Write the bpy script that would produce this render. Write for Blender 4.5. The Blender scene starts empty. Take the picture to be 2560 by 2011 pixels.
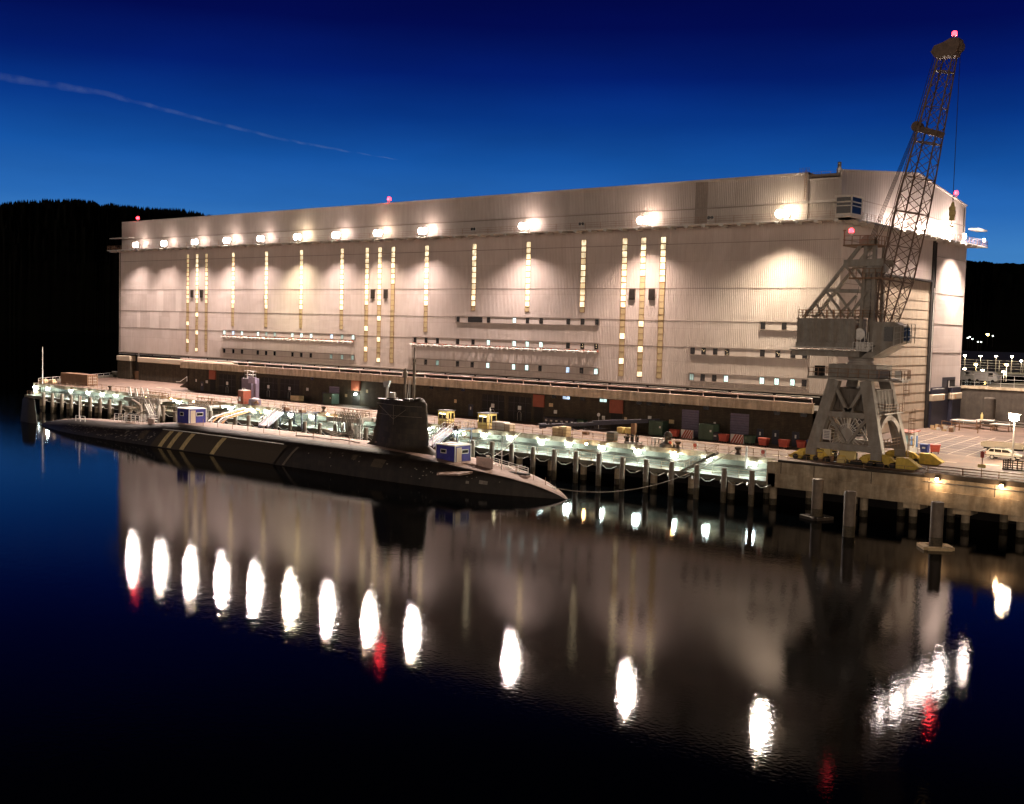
import bpy, math, random
from mathutils import Vector, Matrix
S = bpy.context.scene
COL = S.collection
RND = random.Random(11)
rad = math.radians

# ------------------------------------------------------------------ camera
cd = bpy.data.cameras.new('camera'); cam = bpy.data.objects.new('camera', cd); COL.objects.link(cam)
cd.sensor_width = 36.0; cd.lens = 40.106; cd.clip_start = 1.0; cd.clip_end = 90000.0
CM = ((0.76488, 0.06149, -0.64123), (0.64366, -0.03338, 0.76458), (0.02561, -0.99755, -0.06511))
cam.matrix_world = Matrix(((CM[0][0], -CM[0][1], -CM[0][2], 0), (CM[1][0], -CM[1][1], -CM[1][2], 0),
                           (CM[2][0], -CM[2][1], -CM[2][2], 22.0), (0, 0, 0, 1)))
S.camera = cam

# ------------------------------------------------------------------ world: blue hour sky, glow on the north-west horizon
w = bpy.data.worlds.new('World'); S.world = w; w.use_nodes = True
nt = w.node_tree; bg = nt.nodes['Background']
def N(t, typ, **kw):
    n = t.nodes.new(typ)
    for k, v in kw.items(): setattr(n, k, v)
    return n
tc = N(nt, 'ShaderNodeTexCoord'); sp = N(nt, 'ShaderNodeSeparateXYZ'); nt.links.new(tc.outputs['Generated'], sp.inputs[0])
cr = N(nt, 'ShaderNodeValToRGB'); cr.color_ramp.interpolation = 'LINEAR'
def lin(c): return tuple((x / 255 / 12.92 if x / 255 <= .04045 else ((x / 255 + .055) / 1.055) ** 2.4) for x in c)
SKY = [(0.0, (70, 130, 190)), (.07, (62, 126, 192)), (.10, (40, 104, 180)), (.14, (20, 80, 158)), (.175, (8, 55, 135)),
       (.21, (3, 30, 110)), (.25, (2, 12, 80)), (.30, (2, 5, 60)), (.35, (1, 2, 24)), (.44, (0, 0, 6)), (1.0, (0, 0, 3))]
el = cr.color_ramp.elements
while len(el) < len(SKY): el.new(.5)
for e, (p, c) in zip(el, SKY): e.position = p; e.color = (*lin(c), 1)
nt.links.new(sp.outputs['Z'], cr.inputs[0])
# azimuth: the glow fades away from the sunset side
dp = N(nt, 'ShaderNodeVectorMath', operation='DOT_PRODUCT'); dp.inputs[1].default_value = (-.70, .71, 0)
nt.links.new(tc.outputs['Generated'], dp.inputs[0])
mr = N(nt, 'ShaderNodeMapRange'); mr.inputs['From Min'].default_value = .2; mr.inputs['From Max'].default_value = .85
mr.inputs['To Min'].default_value = .16; mr.inputs['To Max'].default_value = 1.0
nt.links.new(dp.outputs['Value'], mr.inputs['Value'])
mx = N(nt, 'ShaderNodeVectorMath', operation='SCALE'); nt.links.new(cr.outputs['Color'], mx.inputs[0]); nt.links.new(mr.outputs[0], mx.inputs['Scale'])
# warm fill added for unseen shore lamps, low in the opposite half of the sky
d2 = N(nt, 'ShaderNodeVectorMath', operation='DOT_PRODUCT'); d2.inputs[1].default_value = (.45, -.89, 0); nt.links.new(tc.outputs['Generated'], d2.inputs[0])
m2 = N(nt, 'ShaderNodeMapRange'); m2.inputs['From Min'].default_value = .15; m2.inputs['From Max'].default_value = .8; nt.links.new(d2.outputs['Value'], m2.inputs['Value'])
m3 = N(nt, 'ShaderNodeMapRange'); m3.inputs['From Min'].default_value = .45; m3.inputs['From Max'].default_value = .05; nt.links.new(sp.outputs['Z'], m3.inputs['Value'])
m4 = N(nt, 'ShaderNodeMath', operation='MULTIPLY'); nt.links.new(m2.outputs[0], m4.inputs[0]); nt.links.new(m3.outputs[0], m4.inputs[1])
gl = N(nt, 'ShaderNodeVectorMath', operation='SCALE'); gl.inputs[0].default_value = (1.0, .77, .57); nt.links.new(m4.outputs[0], gl.inputs['Scale'])
g2 = N(nt, 'ShaderNodeVectorMath', operation='SCALE'); g2.inputs['Scale'].default_value = 1.6; nt.links.new(gl.outputs[0], g2.inputs[0])
ad = N(nt, 'ShaderNodeVectorMath', operation='ADD'); nt.links.new(mx.outputs[0], ad.inputs[0]); nt.links.new(g2.outputs[0], ad.inputs[1])
hm = N(nt, 'ShaderNodeMapping'); hm.inputs['Scale'].default_value = (2.5, 2.5, 11); nt.links.new(tc.outputs['Generated'], hm.inputs[0])
hn = N(nt, 'ShaderNodeTexNoise'); hn.inputs['Scale'].default_value = 1.6; hn.inputs['Detail'].default_value = 5; nt.links.new(hm.outputs[0], hn.inputs['Vector'])
hr = N(nt, 'ShaderNodeMapRange'); hr.inputs['From Min'].default_value = .3; hr.inputs['From Max'].default_value = .7; hr.inputs['To Min'].default_value = .88; hr.inputs['To Max'].default_value = 1.12; nt.links.new(hn.outputs['Fac'], hr.inputs['Value'])
hs = N(nt, 'ShaderNodeVectorMath', operation='SCALE'); nt.links.new(ad.outputs[0], hs.inputs[0]); nt.links.new(hr.outputs[0], hs.inputs['Scale'])
nt.links.new(hs.outputs[0], bg.inputs['Color']); bg.inputs['Strength'].default_value = 1.0

# the sun, already below the horizon: it only reaches the high vapour trail
sl = bpy.data.lights.new('sun', 'SUN'); sl.energy = 2.0; sl.angle = rad(.5); sl.color = (1, .86, .74)
so = bpy.data.objects.new('sun', sl); COL.objects.link(so)
so.rotation_euler = Vector((.7, -.71, .045)).to_track_quat('-Z', 'Y').to_euler()

S.render.engine = 'CYCLES'
S.view_settings.view_transform = 'Standard'; S.view_settings.look = 'None'; S.view_settings.exposure = 0.0; S.view_settings.gamma = 1.0
cy = S.cycles
cy.use_denoising = True; cy.denoiser = 'OPENIMAGEDENOISE'; cy.max_bounces = 6; cy.diffuse_bounces = 3; cy.glossy_bounces = 3
cy.transparent_max_bounces = 8; cy.sample_clamp_indirect = 8; cy.caustics_reflective = False; cy.caustics_refractive = False
cy.use_light_tree = True; cy.use_adaptive_sampling = True; cy.adaptive_threshold = .02

# ------------------------------------------------------------------ helpers
class MB:
    def __init__(s): s.v = []; s.f = []; s.m = []; s.smooth = False
    def face(s, pts, m=0):
        n = len(s.v); s.v += [tuple(p) for p in pts]; s.f.append(tuple(range(n, n + len(pts)))); s.m.append(m); return s
    def hexa(s, p, m=0):
        n = len(s.v); s.v += [tuple(q) for q in p]
        for q in ((0, 3, 2, 1), (4, 5, 6, 7), (0, 1, 5, 4), (1, 2, 6, 5), (2, 3, 7, 6), (3, 0, 4, 7)):
            s.f.append(tuple(n + i for i in q)); s.m.append(m)
        return s
    def box(s, x0, x1, y0, y1, z0, z1, m=0):
        return s.hexa([(x0, y0, z0), (x1, y0, z0), (x1, y1, z0), (x0, y1, z0), (x0, y0, z1), (x1, y0, z1), (x1, y1, z1), (x0, y1, z1)], m)
    def bar(s, p, q, w, h=None, m=0, up=(0, 0, 1)):
        h = h or w; p = Vector(p); q = Vector(q); d = (q - p).normalized(); u = Vector(up)
        if abs(d.dot(u)) > .98: u = Vector((0, 1, 0))
        a = d.cross(u).normalized(); b = a.cross(d).normalized(); a *= w / 2; b *= h / 2
        return s.hexa([p - a - b, p + a - b, p + a + b, p - a + b, q - a - b, q + a - b, q + a + b, q - a + b], m)
    def ring(s, c, d, r, n):
        d = Vector(d).normalized(); u = Vector((0, 0, 1)) if abs(d.z) < .95 else Vector((1, 0, 0))
        a = d.cross(u).normalized(); b = a.cross(d)
        i0 = len(s.v)
        for k in range(n):
            t = 2 * math.pi * k / n; s.v.append(tuple(Vector(c) + a * r * math.cos(t) + b * r * math.sin(t)))
        return i0
    def tube(s, p, q, r, n=8, r2=None, m=0):
        p = Vector(p); q = Vector(q); return s.path([p, q], r, n, m, r2)
    def path(s, pts, r, n=6, m=0, r2=None):
        pts = [Vector(p) for p in pts]; L = len(pts); rs = []
        for i, p in enumerate(pts):
            d = pts[min(i + 1, L - 1)] - pts[max(i - 1, 0)]
            rr = r if r2 is None else r + (r2 - r) * i / (L - 1)
            rs.append(s.ring(p, d, rr, n))
        for a, b in zip(rs, rs[1:]):
            for k in range(n):
                s.f.append((a + k, a + (k + 1) % n, b + (k + 1) % n, b + k)); s.m.append(m)
        s.f.append(tuple(rs[0] + k for k in range(n))[::-1]); s.m.append(m)
        s.f.append(tuple(rs[-1] + k for k in range(n))); s.m.append(m)
        return s
    def lathe(s, c, prof, n=16, m=0):
        c = Vector(c); rs = []
        for r, z in prof: rs.append(s.ring(c + Vector((0, 0, z)), (0, 0, 1), max(r, .001), n))
        for a, b in zip(rs, rs[1:]):
            for k in range(n): s.f.append((a + k, a + (k + 1) % n, b + (k + 1) % n, b + k)); s.m.append(m)
        s.f.append(tuple(rs[0] + k for k in range(n))[::-1]); s.m.append(m)
        s.f.append(tuple(rs[-1] + k for k in range(n))); s.m.append(m)
        return s
    def prism(s, poly, ax, a, b, m=0):
        def P(u, v, t): return {'x': (t, u, v), 'y': (u, t, v), 'z': (u, v, t)}[ax]
        n = len(s.v); L = len(poly)
        s.v += [P(u, v, a) for u, v in poly] + [P(u, v, b) for u, v in poly]
        s.f.append(tuple(range(n, n + L))[::-1]); s.f.append(tuple(range(n + L, n + 2 * L))); s.m += [m, m]
        for k in range(L): s.f.append((n + k, n + (k + 1) % L, n + L + (k + 1) % L, n + L + k)); s.m.append(m)
        return s
    def rails(s, pts, h=1.05, step=2.0, r=.03, n=3, m=0, posts=True):
        for p, q in zip(pts, pts[1:]):
            p = Vector(p); q = Vector(q); d = (q - p).length
            for k in range(1, n + 1):
                z = Vector((0, 0, h * k / n)); s.bar(p + z, q + z, r * 2, r * 2, m)
            if posts:
                c = max(1, int(round(d / step)))
                for i in range(c + 1):
                    b = p.lerp(q, i / c); s.bar(b, b + Vector((0, 0, h)), r * 2.4, r * 2.4, m)
        return s
    def build(s, name, mats, parent=None, smooth=False, bev=0, **props):
        me = bpy.data.meshes.new(name)
        o = parent.matrix_basis.to_translation() if parent else Vector((0, 0, 0))
        if parent and parent.parent: o = o + parent.parent.matrix_basis.to_translation()
        me.from_pydata([(x - o.x, y - o.y, z - o.z) for x, y, z in s.v], [], s.f)
        if not isinstance(mats, (list, tuple)): mats = [mats]
        for mm in mats: me.materials.append(mm)
        me.polygons.foreach_set('material_index', s.m)
        import bmesh
        b = bmesh.new(); b.from_mesh(me); bmesh.ops.recalc_face_normals(b, faces=b.faces); b.to_mesh(me); b.free()
        if smooth:
            me.polygons.foreach_set('use_smooth', [True] * len(me.polygons))
            try: me.set_sharp_from_angle(angle=rad(40))
            except Exception: pass
        ob = bpy.data.objects.new(name, me); COL.objects.link(ob)
        if parent: ob.parent = parent
        if bev:
            md = ob.modifiers.new('edge', 'BEVEL'); md.width = bev; md.segments = 1; md.limit_method = 'ANGLE'
        for k, v in props.items(): ob[k] = v
        return ob
def tag(o, label, cat, group=None):
    o['label'] = label; o['category'] = cat
    if group: o['group'] = group
    return o
def thing(name, label, cat, loc=(0, 0, 0), group=None, rz=0):
    o = bpy.data.objects.new(name, None); COL.objects.link(o); o.empty_display_size = .3
    o.location = loc; o.rotation_euler = (0, 0, rz)
    return tag(o, label, cat, group)
def dup(root, loc, rz=None, label=None, group=None):
    r = root.copy(); COL.objects.link(r); r.location = loc
    if rz is not None: r.rotation_euler = (0, 0, rz)
    if label: r['label'] = label
    if group: r['group'] = group
    for ch in list(root.children):
        if ch.type == 'LIGHT': continue      # every lamp gets its own light
        c = ch.copy(); COL.objects.link(c); c.parent = r
        for g in ch.children:
            d = g.copy(); COL.objects.link(d); d.parent = c
    return r

# ------------------------------------------------------------------ materials
def mat(name, col, rough=.6, metal=0.0, ns=1.5, amt=.18, bump=0, bs=20, streak=0, spec=.5, stain=None, seam=None):
    m = bpy.data.materials.new(name); m.use_nodes = True; t = m.node_tree; b = t.nodes['Principled BSDF']
    tc = N(t, 'ShaderNodeTexCoord'); L = t.links.new
    n1 = N(t, 'ShaderNodeTexNoise'); n1.inputs['Scale'].default_value = ns; n1.inputs['Detail'].default_value = 6; n1.inputs['Roughness'].default_value = .65
    L(tc.outputs['Object'], n1.inputs['Vector'])
    r1 = N(t, 'ShaderNodeValToRGB'); e = r1.color_ramp.elements; e[0].position = .3; e[1].position = .72
    e[0].color = (*[c * (1 - amt) for c in col], 1); e[1].color = (*[min(1, c * (1 + amt)) for c in col], 1)
    L(n1.outputs['Fac'], r1.inputs[0]); out = r1.outputs[0]
    if streak:
        mp = N(t, 'ShaderNodeMapping'); mp.inputs['Scale'].default_value = (1.0, 1.0, .14); L(tc.outputs['Object'], mp.inputs[0])
        n2 = N(t, 'ShaderNodeTexNoise'); n2.inputs['Scale'].default_value = 1.4; n2.inputs['Detail'].default_value = 7; L(mp.outputs[0], n2.inputs['Vector'])
        r2 = N(t, 'ShaderNodeValToRGB'); e = r2.color_ramp.elements; e[0].position = .36; e[1].position = .62
        sc = stain or (.45, .38, .3)
        e[0].color = (*[1 + (c - 1) * streak for c in sc], 1); e[1].color = (1, 1, 1, 1)
        L(n2.outputs['Fac'], r2.inputs[0])
        mm = N(t, 'ShaderNodeMix', data_type='RGBA', blend_type='MULTIPLY'); mm.inputs[0].default_value = 1
        L(out, mm.inputs[6]); L(r2.outputs[0], mm.inputs[7]); out = mm.outputs[2]
    if seam:   # horizontal dark joints every `seam` metres
        sx = N(t, 'ShaderNodeSeparateXYZ'); L(tc.outputs['Object'], sx.inputs[0])
        md = N(t, 'ShaderNodeMath', operation='PINGPONG'); md.inputs[1].default_value = seam / 2; L(sx.outputs['Z'], md.inputs[0])
        gt = N(t, 'ShaderNodeMath', operation='LESS_THAN'); gt.inputs[1].default_value = .03; L(md.outputs[0], gt.inputs[0])
        mm = N(t, 'ShaderNodeMix', data_type='RGBA', blend_type='MULTIPLY'); L(gt.outputs[0], mm.inputs[0]); mm.inputs[7].default_value = (.6, .55, .5, 1)
        L(out, mm.inputs[6]); out = mm.outputs[2]
    L(out, b.inputs['Base Color'])
    b.inputs['Roughness'].default_value = rough; b.inputs['Metallic'].default_value = metal; b.inputs['Specular IOR Level'].default_value = spec
    if bump:
        n3 = N(t, 'ShaderNodeTexNoise'); n3.inputs['Scale'].default_value = bs; n3.inputs['Detail'].default_value = 4; L(tc.outputs['Object'], n3.inputs['Vector'])
        bp = N(t, 'ShaderNodeBump'); bp.inputs['Strength'].default_value = bump; bp.inputs['Distance'].default_value = .1
        L(n3.outputs['Fac'], bp.inputs['Height']); L(bp.outputs[0], b.inputs['Normal'])
    return m
def emit(name, col, st, base=None):
    m = bpy.data.materials.new(name); m.use_nodes = True; b = m.node_tree.nodes['Principled BSDF']
    b.inputs['Base Color'].default_value = (*(base or col), 1); b.inputs['Emission Color'].default_value = (*col, 1); b.inputs['Emission Strength'].default_value = st
    b.inputs['Roughness'].default_value = .3
    return m
def brick(name, col, mortar, sc=1.0):
    m = mat(name, col, .85, ns=.8, amt=.3, streak=.5); t = m.node_tree; b = t.nodes['Principled BSDF']; L = t.links.new
    src = b.inputs['Base Color'].links[0].from_socket
    tc = [n for n in t.nodes if n.type == 'TEX_COORD'][0]
    mp = N(t, 'ShaderNodeMapping'); mp.inputs['Rotation'].default_value = (rad(90), 0, 0); L(tc.outputs['Object'], mp.inputs[0])
    br = N(t, 'ShaderNodeTexBrick'); br.inputs['Scale'].default_value = sc; br.inputs['Color1'].default_value = (1, 1, 1, 1); br.inputs['Color2'].default_value = (.78, .76, .74, 1)
    br.inputs['Mortar'].default_value = (*mortar, 1); br.inputs['Brick Width'].default_value = .6; br.inputs['Row Height'].default_value = .25; br.inputs['Mortar Size'].default_value = .02
    L(mp.outputs[0], br.inputs['Vector'])
    mm = N(t, 'ShaderNodeMix', data_type='RGBA', blend_type='MULTIPLY'); mm.inputs[0].default_value = 1
    L(src, mm.inputs[6]); L(br.outputs['Color'], mm.inputs[7]); L(mm.outputs[2], b.inputs['Base Color'])
    return m
WARM = (1, .79, .69); GREENW = (.72, 1, .84); ORANGE = (1, .55, .2)
MT = dict(
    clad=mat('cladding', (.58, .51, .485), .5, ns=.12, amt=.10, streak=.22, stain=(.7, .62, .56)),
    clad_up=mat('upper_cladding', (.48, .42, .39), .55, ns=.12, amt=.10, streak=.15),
    clad_pale=mat('cladding_replacement_sheet', (.64, .57, .54), .5, ns=.2, amt=.06, streak=.06),
    trim=mat('cladding_seam', (.27, .22, .19), .6, ns=2, amt=.1),
    trim_lt=mat('pale_trim', (.6, .56, .52), .45, ns=2, amt=.1),
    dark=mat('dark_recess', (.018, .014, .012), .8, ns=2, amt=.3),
    brick=brick('brick', (.075, .058, .038), (.55, .5, .45)),
    cream=mat('cream_panel', (.62, .52, .40), .5, ns=.7, amt=.06),
    conc=mat('stained_concrete', (.47, .385, .275), .85, ns=.55, amt=.45, streak=.55, bump=.3, bs=6),
    conc_lt=mat('pale_concrete', (.15, .145, .118), .85, ns=.9, amt=.2, streak=.35, bump=.2, bs=6),
    conc_dk=mat('dark_concrete', (.06, .048, .038), .9, ns=.9, amt=.3, streak=.4),
    red=mat('rust_red_panel', (.34, .085, .045), .6, ns=1, amt=.15, streak=.2),
    steel=mat('grey_crane_paint', (.32, .30, .27), .5, ns=1.2, amt=.2, streak=.4, stain=(.6, .42, .28)),
    steel_lt=mat('pale_crane_paint', (.44, .41, .38), .5, ns=1.2, amt=.12, streak=.3, stain=(.6, .42, .28)),
    rust=mat('rusty_lattice_steel', (.16, .105, .078), .6, ns=1.5, amt=.35),
    galv=mat('galvanised_steel', (.5, .48, .45), .35, .6, ns=3, amt=.2),
    rail=mat('rusty_handrail', (.26, .15, .09), .6, ns=3, amt=.3),
    white=mat('white_paint', (.75, .73, .70), .45, ns=2, amt=.08, streak=.15),
    yellow=mat('yellow_paint', (.80, .58, .10), .5, ns=1.5, amt=.2, streak=.4),
    yellowp=mat('pale_yellow_paint', (.75, .60, .24), .5, ns=1.5, amt=.1, streak=.2),
    blue=mat('blue_hut_panel', (.04, .037, .30), .5, ns=1.2, amt=.35, streak=.6, stain=(.8, .75, .75)),
    bin_red=mat('red_bin_plastic', (.42, .07, .045), .5, ns=2, amt=.12),
    bin_blue=mat('blue_bin_plastic', (.05, .07, .25), .5, ns=2, amt=.12),
    bin_dark=mat('dark_bin_plastic', (.035, .033, .045), .5, ns=2, amt=.2),
    bin_green=mat('dark_green_steel', (.045, .085, .055), .5, ns=2, amt=.2, streak=.3),
    purple=mat('purple_grey_paint', (.16, .13, .19), .5, ns=2, amt=.15),
    navy=mat('navy_steel', (.028, .028, .05), .5, ns=2, amt=.2),
    brown=mat('brown_container_steel', (.20, .105, .055), .55, ns=1, amt=.15, streak=.3),
    hull=mat('dark_hull_tiles', (.032, .023, .017), .55, ns=.35, amt=.55, bump=.25, bs=1.3, streak=.6, spec=.4),
    hulldeck=mat('pale_casing_top', (.30, .205, .17), .7, ns=.8, amt=.3, bump=.12, bs=5, spec=.25),  # casing top a paler, redder tone than the hull sides
    panel=mat('flank_panel_mesh', (.062, .045, .028), .7, ns=6, amt=.25, bump=.2, bs=12),
    stripe=mat('worn_cream_stripe', (.55, .43, .22), .7, ns=2.2, amt=.3),
    black=mat('black_rubber', (.014, .013, .013), .7, ns=3, amt=.3),
    pile=mat('tidal_steel_pile', (.20, .16, .125), .65, ns=1.3, amt=.3, streak=.5),
    pile_wet=mat('weedy_wet_pile', (.07, .055, .03), .6, ns=4, amt=.6, bump=.5, bs=12),
    glass_dark=mat('dark_glass', (.015, .012, .012), .15, ns=3, amt=.2),
    pane_dim=mat('dim_rooflight_pane', (.50, .40, .23), .35, ns=2, amt=.1),
    roof=mat('grey_roof_sheet', (.25, .22, .2), .6, ns=.3, amt=.15),
    rope=mat('mooring_rope', (.25, .21, .17), .8, ns=8, amt=.2),
    hill=mat('dark_wooded_hillside', (.008, .008, .007), .95, ns=.01, amt=.3, spec=.0),
    treel=mat('dark_conifers', (.006, .007, .006), .95, ns=.05, amt=.3, spec=.0),
    orange=mat('orange_hose', (.6, .27, .06), .5, ns=2, amt=.15),
    timber=mat('pale_timber', (.62, .47, .27), .7, ns=4, amt=.2),
    carsilver=mat('pale_car_paint', (.55, .50, .42), .25, .2, ns=.5, amt=.04),
    tyre=mat('tyre_rubber', (.012, .012, .012), .8, ns=5, amt=.2),
)
EM = dict(
    flood=emit('floodlight_lens', (1, .88, .76), 380.0),
    deck=emit('bulkhead_lamp_lens', (.82, 1, .92), 300.0),
    sod=emit('sodium_lamp_lens', ORANGE, 160.0),
    red=emit('red_beacon_lens', (1, .010, .016), 34.0),
    w1=emit('lit_window_warm', (1, .83, .52), 1.3, (.8, .7, .5)),
    w2=emit('lit_window_warm_pale', (1, .80, .48), .95, (.8, .7, .5)),
    w3=emit('warm_dim_pane_and_glint', (1, .70, .35), .55, (.8, .7, .5)),
    cy=emit('lit_office_window', (.70, 1, .92), 1.3, (.5, .6, .6)),
    cyd=emit('half_lit_office_window', (.45, .75, .68), .35, (.3, .4, .4)),
    bl=emit('lit_office_window_blue', (.55, .75, 1), 1.3, (.5, .6, .7)),
    booth=emit('booth_ceiling_lamp', (1, .9, .55), 14.0),
    far=emit('distant_lamp', (1, .86, .62), 60.0),
    fary=emit('distant_sodium_lamp', (1, .75, .25), 60.0),
)
for k_ in ('w1', 'w2', 'w3', 'cy', 'bl', 'cyd'):      # uneven interiors behind the lit panes
    t_ = EM[k_].node_tree; n_ = N(t_, 'ShaderNodeTexNoise'); n_.inputs['Scale'].default_value = 1.1; n_.inputs['Detail'].default_value = 3
    c_ = N(t_, 'ShaderNodeTexCoord'); t_.links.new(c_.outputs['Object'], n_.inputs['Vector']); q_ = N(t_, 'ShaderNodeMapRange'); b_ = t_.nodes['Principled BSDF']
    v_ = b_.inputs['Emission Strength'].default_value; q_.inputs['From Min'].default_value = .35; q_.inputs['From Max'].default_value = .65
    q_.inputs['To Min'].default_value = v_ * .45; q_.inputs['To Max'].default_value = v_ * 1.5
    t_.links.new(n_.outputs['Fac'], q_.inputs['Value']); t_.links.new(q_.outputs[0], b_.inputs['Emission Strength'])
def panels(m, wd, hg, lo):      # sheets of slightly different age
    t = m.node_tree; b = t.nodes['Principled BSDF']; L = t.links.new; src = b.inputs['Base Color'].links[0].from_socket
    tc = [n for n in t.nodes if n.type == 'TEX_COORD'][0]; mp = N(t, 'ShaderNodeMapping'); mp.inputs['Rotation'].default_value = (rad(90), 0, 0); L(tc.outputs['Object'], mp.inputs[0])
    br = N(t, 'ShaderNodeTexBrick'); br.inputs['Scale'].default_value = 1; br.inputs['Brick Width'].default_value = wd; br.inputs['Row Height'].default_value = hg; br.inputs['Mortar Size'].default_value = .03
    br.inputs['Color1'].default_value = (1, 1, 1, 1); br.inputs['Color2'].default_value = (lo, lo * .985, lo * .97, 1); br.inputs['Mortar'].default_value = (.8, .77, .74, 1); br.offset = 0; L(mp.outputs[0], br.inputs['Vector'])
    mm = N(t, 'ShaderNodeMix', data_type='RGBA', blend_type='MULTIPLY'); mm.inputs[0].default_value = 1; L(src, mm.inputs[6]); L(br.outputs[0], mm.inputs[7]); L(mm.outputs[2], b.inputs['Base Color'])
panels(MT['hull'], 1.3, .8, .62); panels(MT['clad'], 3.4, 5.6, .90); panels(MT['clad_up'], 3.4, 7.4, .90)
def pt(name, loc, power, col, r, parent=None):
    l = bpy.data.lights.new(name, 'POINT'); l.energy = power; l.color = col; l.shadow_soft_size = r
    o = bpy.data.objects.new(name, l); COL.objects.link(o)
    o.location = Vector(loc) - (Vector(parent.location) if parent else Vector((0, 0, 0)))
    if parent: o.parent = parent
    return o
def spot(name, loc, d, power, col, r, size, blend, parent=None):
    l = bpy.data.lights.new(name, 'SPOT'); l.energy = power; l.color = col; l.shadow_soft_size = r; l.spot_size = rad(size); l.spot_blend = blend
    o = bpy.data.objects.new(name, l); COL.objects.link(o)
    o.location = Vector(loc) - (Vector(parent.location) if parent else Vector((0, 0, 0)))
    o.rotation_euler = Vector(d).to_track_quat('-Z', 'Y').to_euler()
    if parent: o.parent = parent
    return o

ZD = 5.8
# ------------------------------------------------------------------ setting: water, quay, hills
def water_mat():
    m = bpy.data.materials.new('still_night_water'); m.use_nodes = True; t = m.node_tree; L = t.links.new
    for n in list(t.nodes): t.nodes.remove(n)
    o = N(t, 'ShaderNodeOutputMaterial'); mixs = N(t, 'ShaderNodeMixShader'); fr = N(t, 'ShaderNodeFresnel'); fr.inputs['IOR'].default_value = 1.33
    df = N(t, 'ShaderNodeBsdfDiffuse'); df.inputs['Color'].default_value = (.001, .0015, .002, 1)
    gl = N(t, 'ShaderNodeBsdfAnisotropic'); gl.distribution = 'BECKMANN'; gl.inputs['Roughness'].default_value = .075; gl.inputs['Color'].default_value = (.62, .62, .64, 1)
    tc = N(t, 'ShaderNodeTexCoord')
    n1 = N(t, 'ShaderNodeTexNoise'); n1.inputs['Scale'].default_value = .8; n1.inputs['Detail'].default_value = 4; L(tc.outputs['Object'], n1.inputs['Vector'])
    n2 = N(t, 'ShaderNodeTexNoise'); n2.inputs['Scale'].default_value = .03; n2.inputs['Detail'].default_value = 2; L(tc.outputs['Object'], n2.inputs['Vector'])
    rr = N(t, 'ShaderNodeMapRange'); rr.inputs['From Min'].default_value = .40; rr.inputs['From Max'].default_value = .68; rr.inputs['To Min'].default_value = .3; rr.inputs['To Max'].default_value = 1.4
    L(n2.outputs['Fac'], rr.inputs['Value'])
    mu = N(t, 'ShaderNodeMath', operation='MULTIPLY'); L(n1.outputs['Fac'], mu.inputs[0]); L(rr.outputs[0], mu.inputs[1])
    n3 = N(t, 'ShaderNodeTexNoise'); n3.inputs['Scale'].default_value = 3.2; n3.inputs['Detail'].default_value = 2; L(tc.outputs['Object'], n3.inputs['Vector'])
    ma = N(t, 'ShaderNodeMath', operation='MULTIPLY_ADD'); L(n3.outputs['Fac'], ma.inputs[0]); ma.inputs[1].default_value = .6; L(mu.outputs[0], ma.inputs[2])
    bp = N(t, 'ShaderNodeBump'); bp.inputs['Strength'].default_value = 1; bp.inputs['Distance'].default_value = .006
    L(ma.outputs[0], bp.inputs['Height']); L(bp.outputs[0], gl.inputs['Normal'])
    L(fr.outputs[0], mixs.inputs[0]); L(df.outputs[0], mixs.inputs[1]); L(gl.outputs[0], mixs.inputs[2]); L(mixs.outputs[0], o.inputs[0])
    return m
MB().face([(-14000, -6000, 0), (9000, -6000, 0), (9000, 14000, 0), (-14000, 14000, 0)]).build('water', water_mat(), kind='structure')
# quay deck: one concrete sheet with a front edge, walkway below it, higher apron at the crane
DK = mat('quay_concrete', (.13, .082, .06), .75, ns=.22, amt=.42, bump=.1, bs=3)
b = MB()
poly = [(-264, 135.7), (-68.2, 135.7), (-68.2, 133.4), (70, 133.4), (70, 300), (-290, 300), (-290, 178)]
b.face([(x, y, ZD) for x, y in poly])
b.build('ground', DK, kind='structure')
b = MB()
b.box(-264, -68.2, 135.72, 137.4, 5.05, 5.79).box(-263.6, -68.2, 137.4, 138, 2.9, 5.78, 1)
b.prism([(-264, 135.7), (-264.02, 137), (-290.02, 179), (-290, 178)], 'z', 2, 5.79)
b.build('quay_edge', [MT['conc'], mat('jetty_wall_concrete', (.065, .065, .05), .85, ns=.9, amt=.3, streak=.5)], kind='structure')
MB().box(-263, -68.2, 133, 137.4, 2.45, 3.1).build('walkway', MT['conc_lt'], kind='structure')
b = MB()      # apron beam with a ledge, kerb, joints
b.box(-68.2, 70, 133.0, 133.9, 4.25, 5.72).box(-68.2, 70, 132.8, 133.9, 2.5, 4.25).box(-68.4, -67.2, 132.8, 137.4, 2.45, 5.73)
b.box(-67, -48.2, 133.05, 133.5, 5.73, 6.02, 1).box(-48.2, 70, 132.95, 133.45, 5.73, 6.3, 1)
for x in (-66.5, -62, -54.6, -47.6, -40.2, -33): b.box(x - .04, x + .04, 132.96, 133.1, 4.3, 5.7, 1)
for x in (-49.5, -43.7, -37.6, -31.5): b.box(x - 1, x + 1, 132.83, 135.5, 1.9, 2.5)
b.build('apron_edge', [MT['conc'], MT['conc_dk']], kind='structure')
MB().box(-262, 70, 143, 144, -3, 5.7).build('seawall', MT['dark'], kind='structure')
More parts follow.
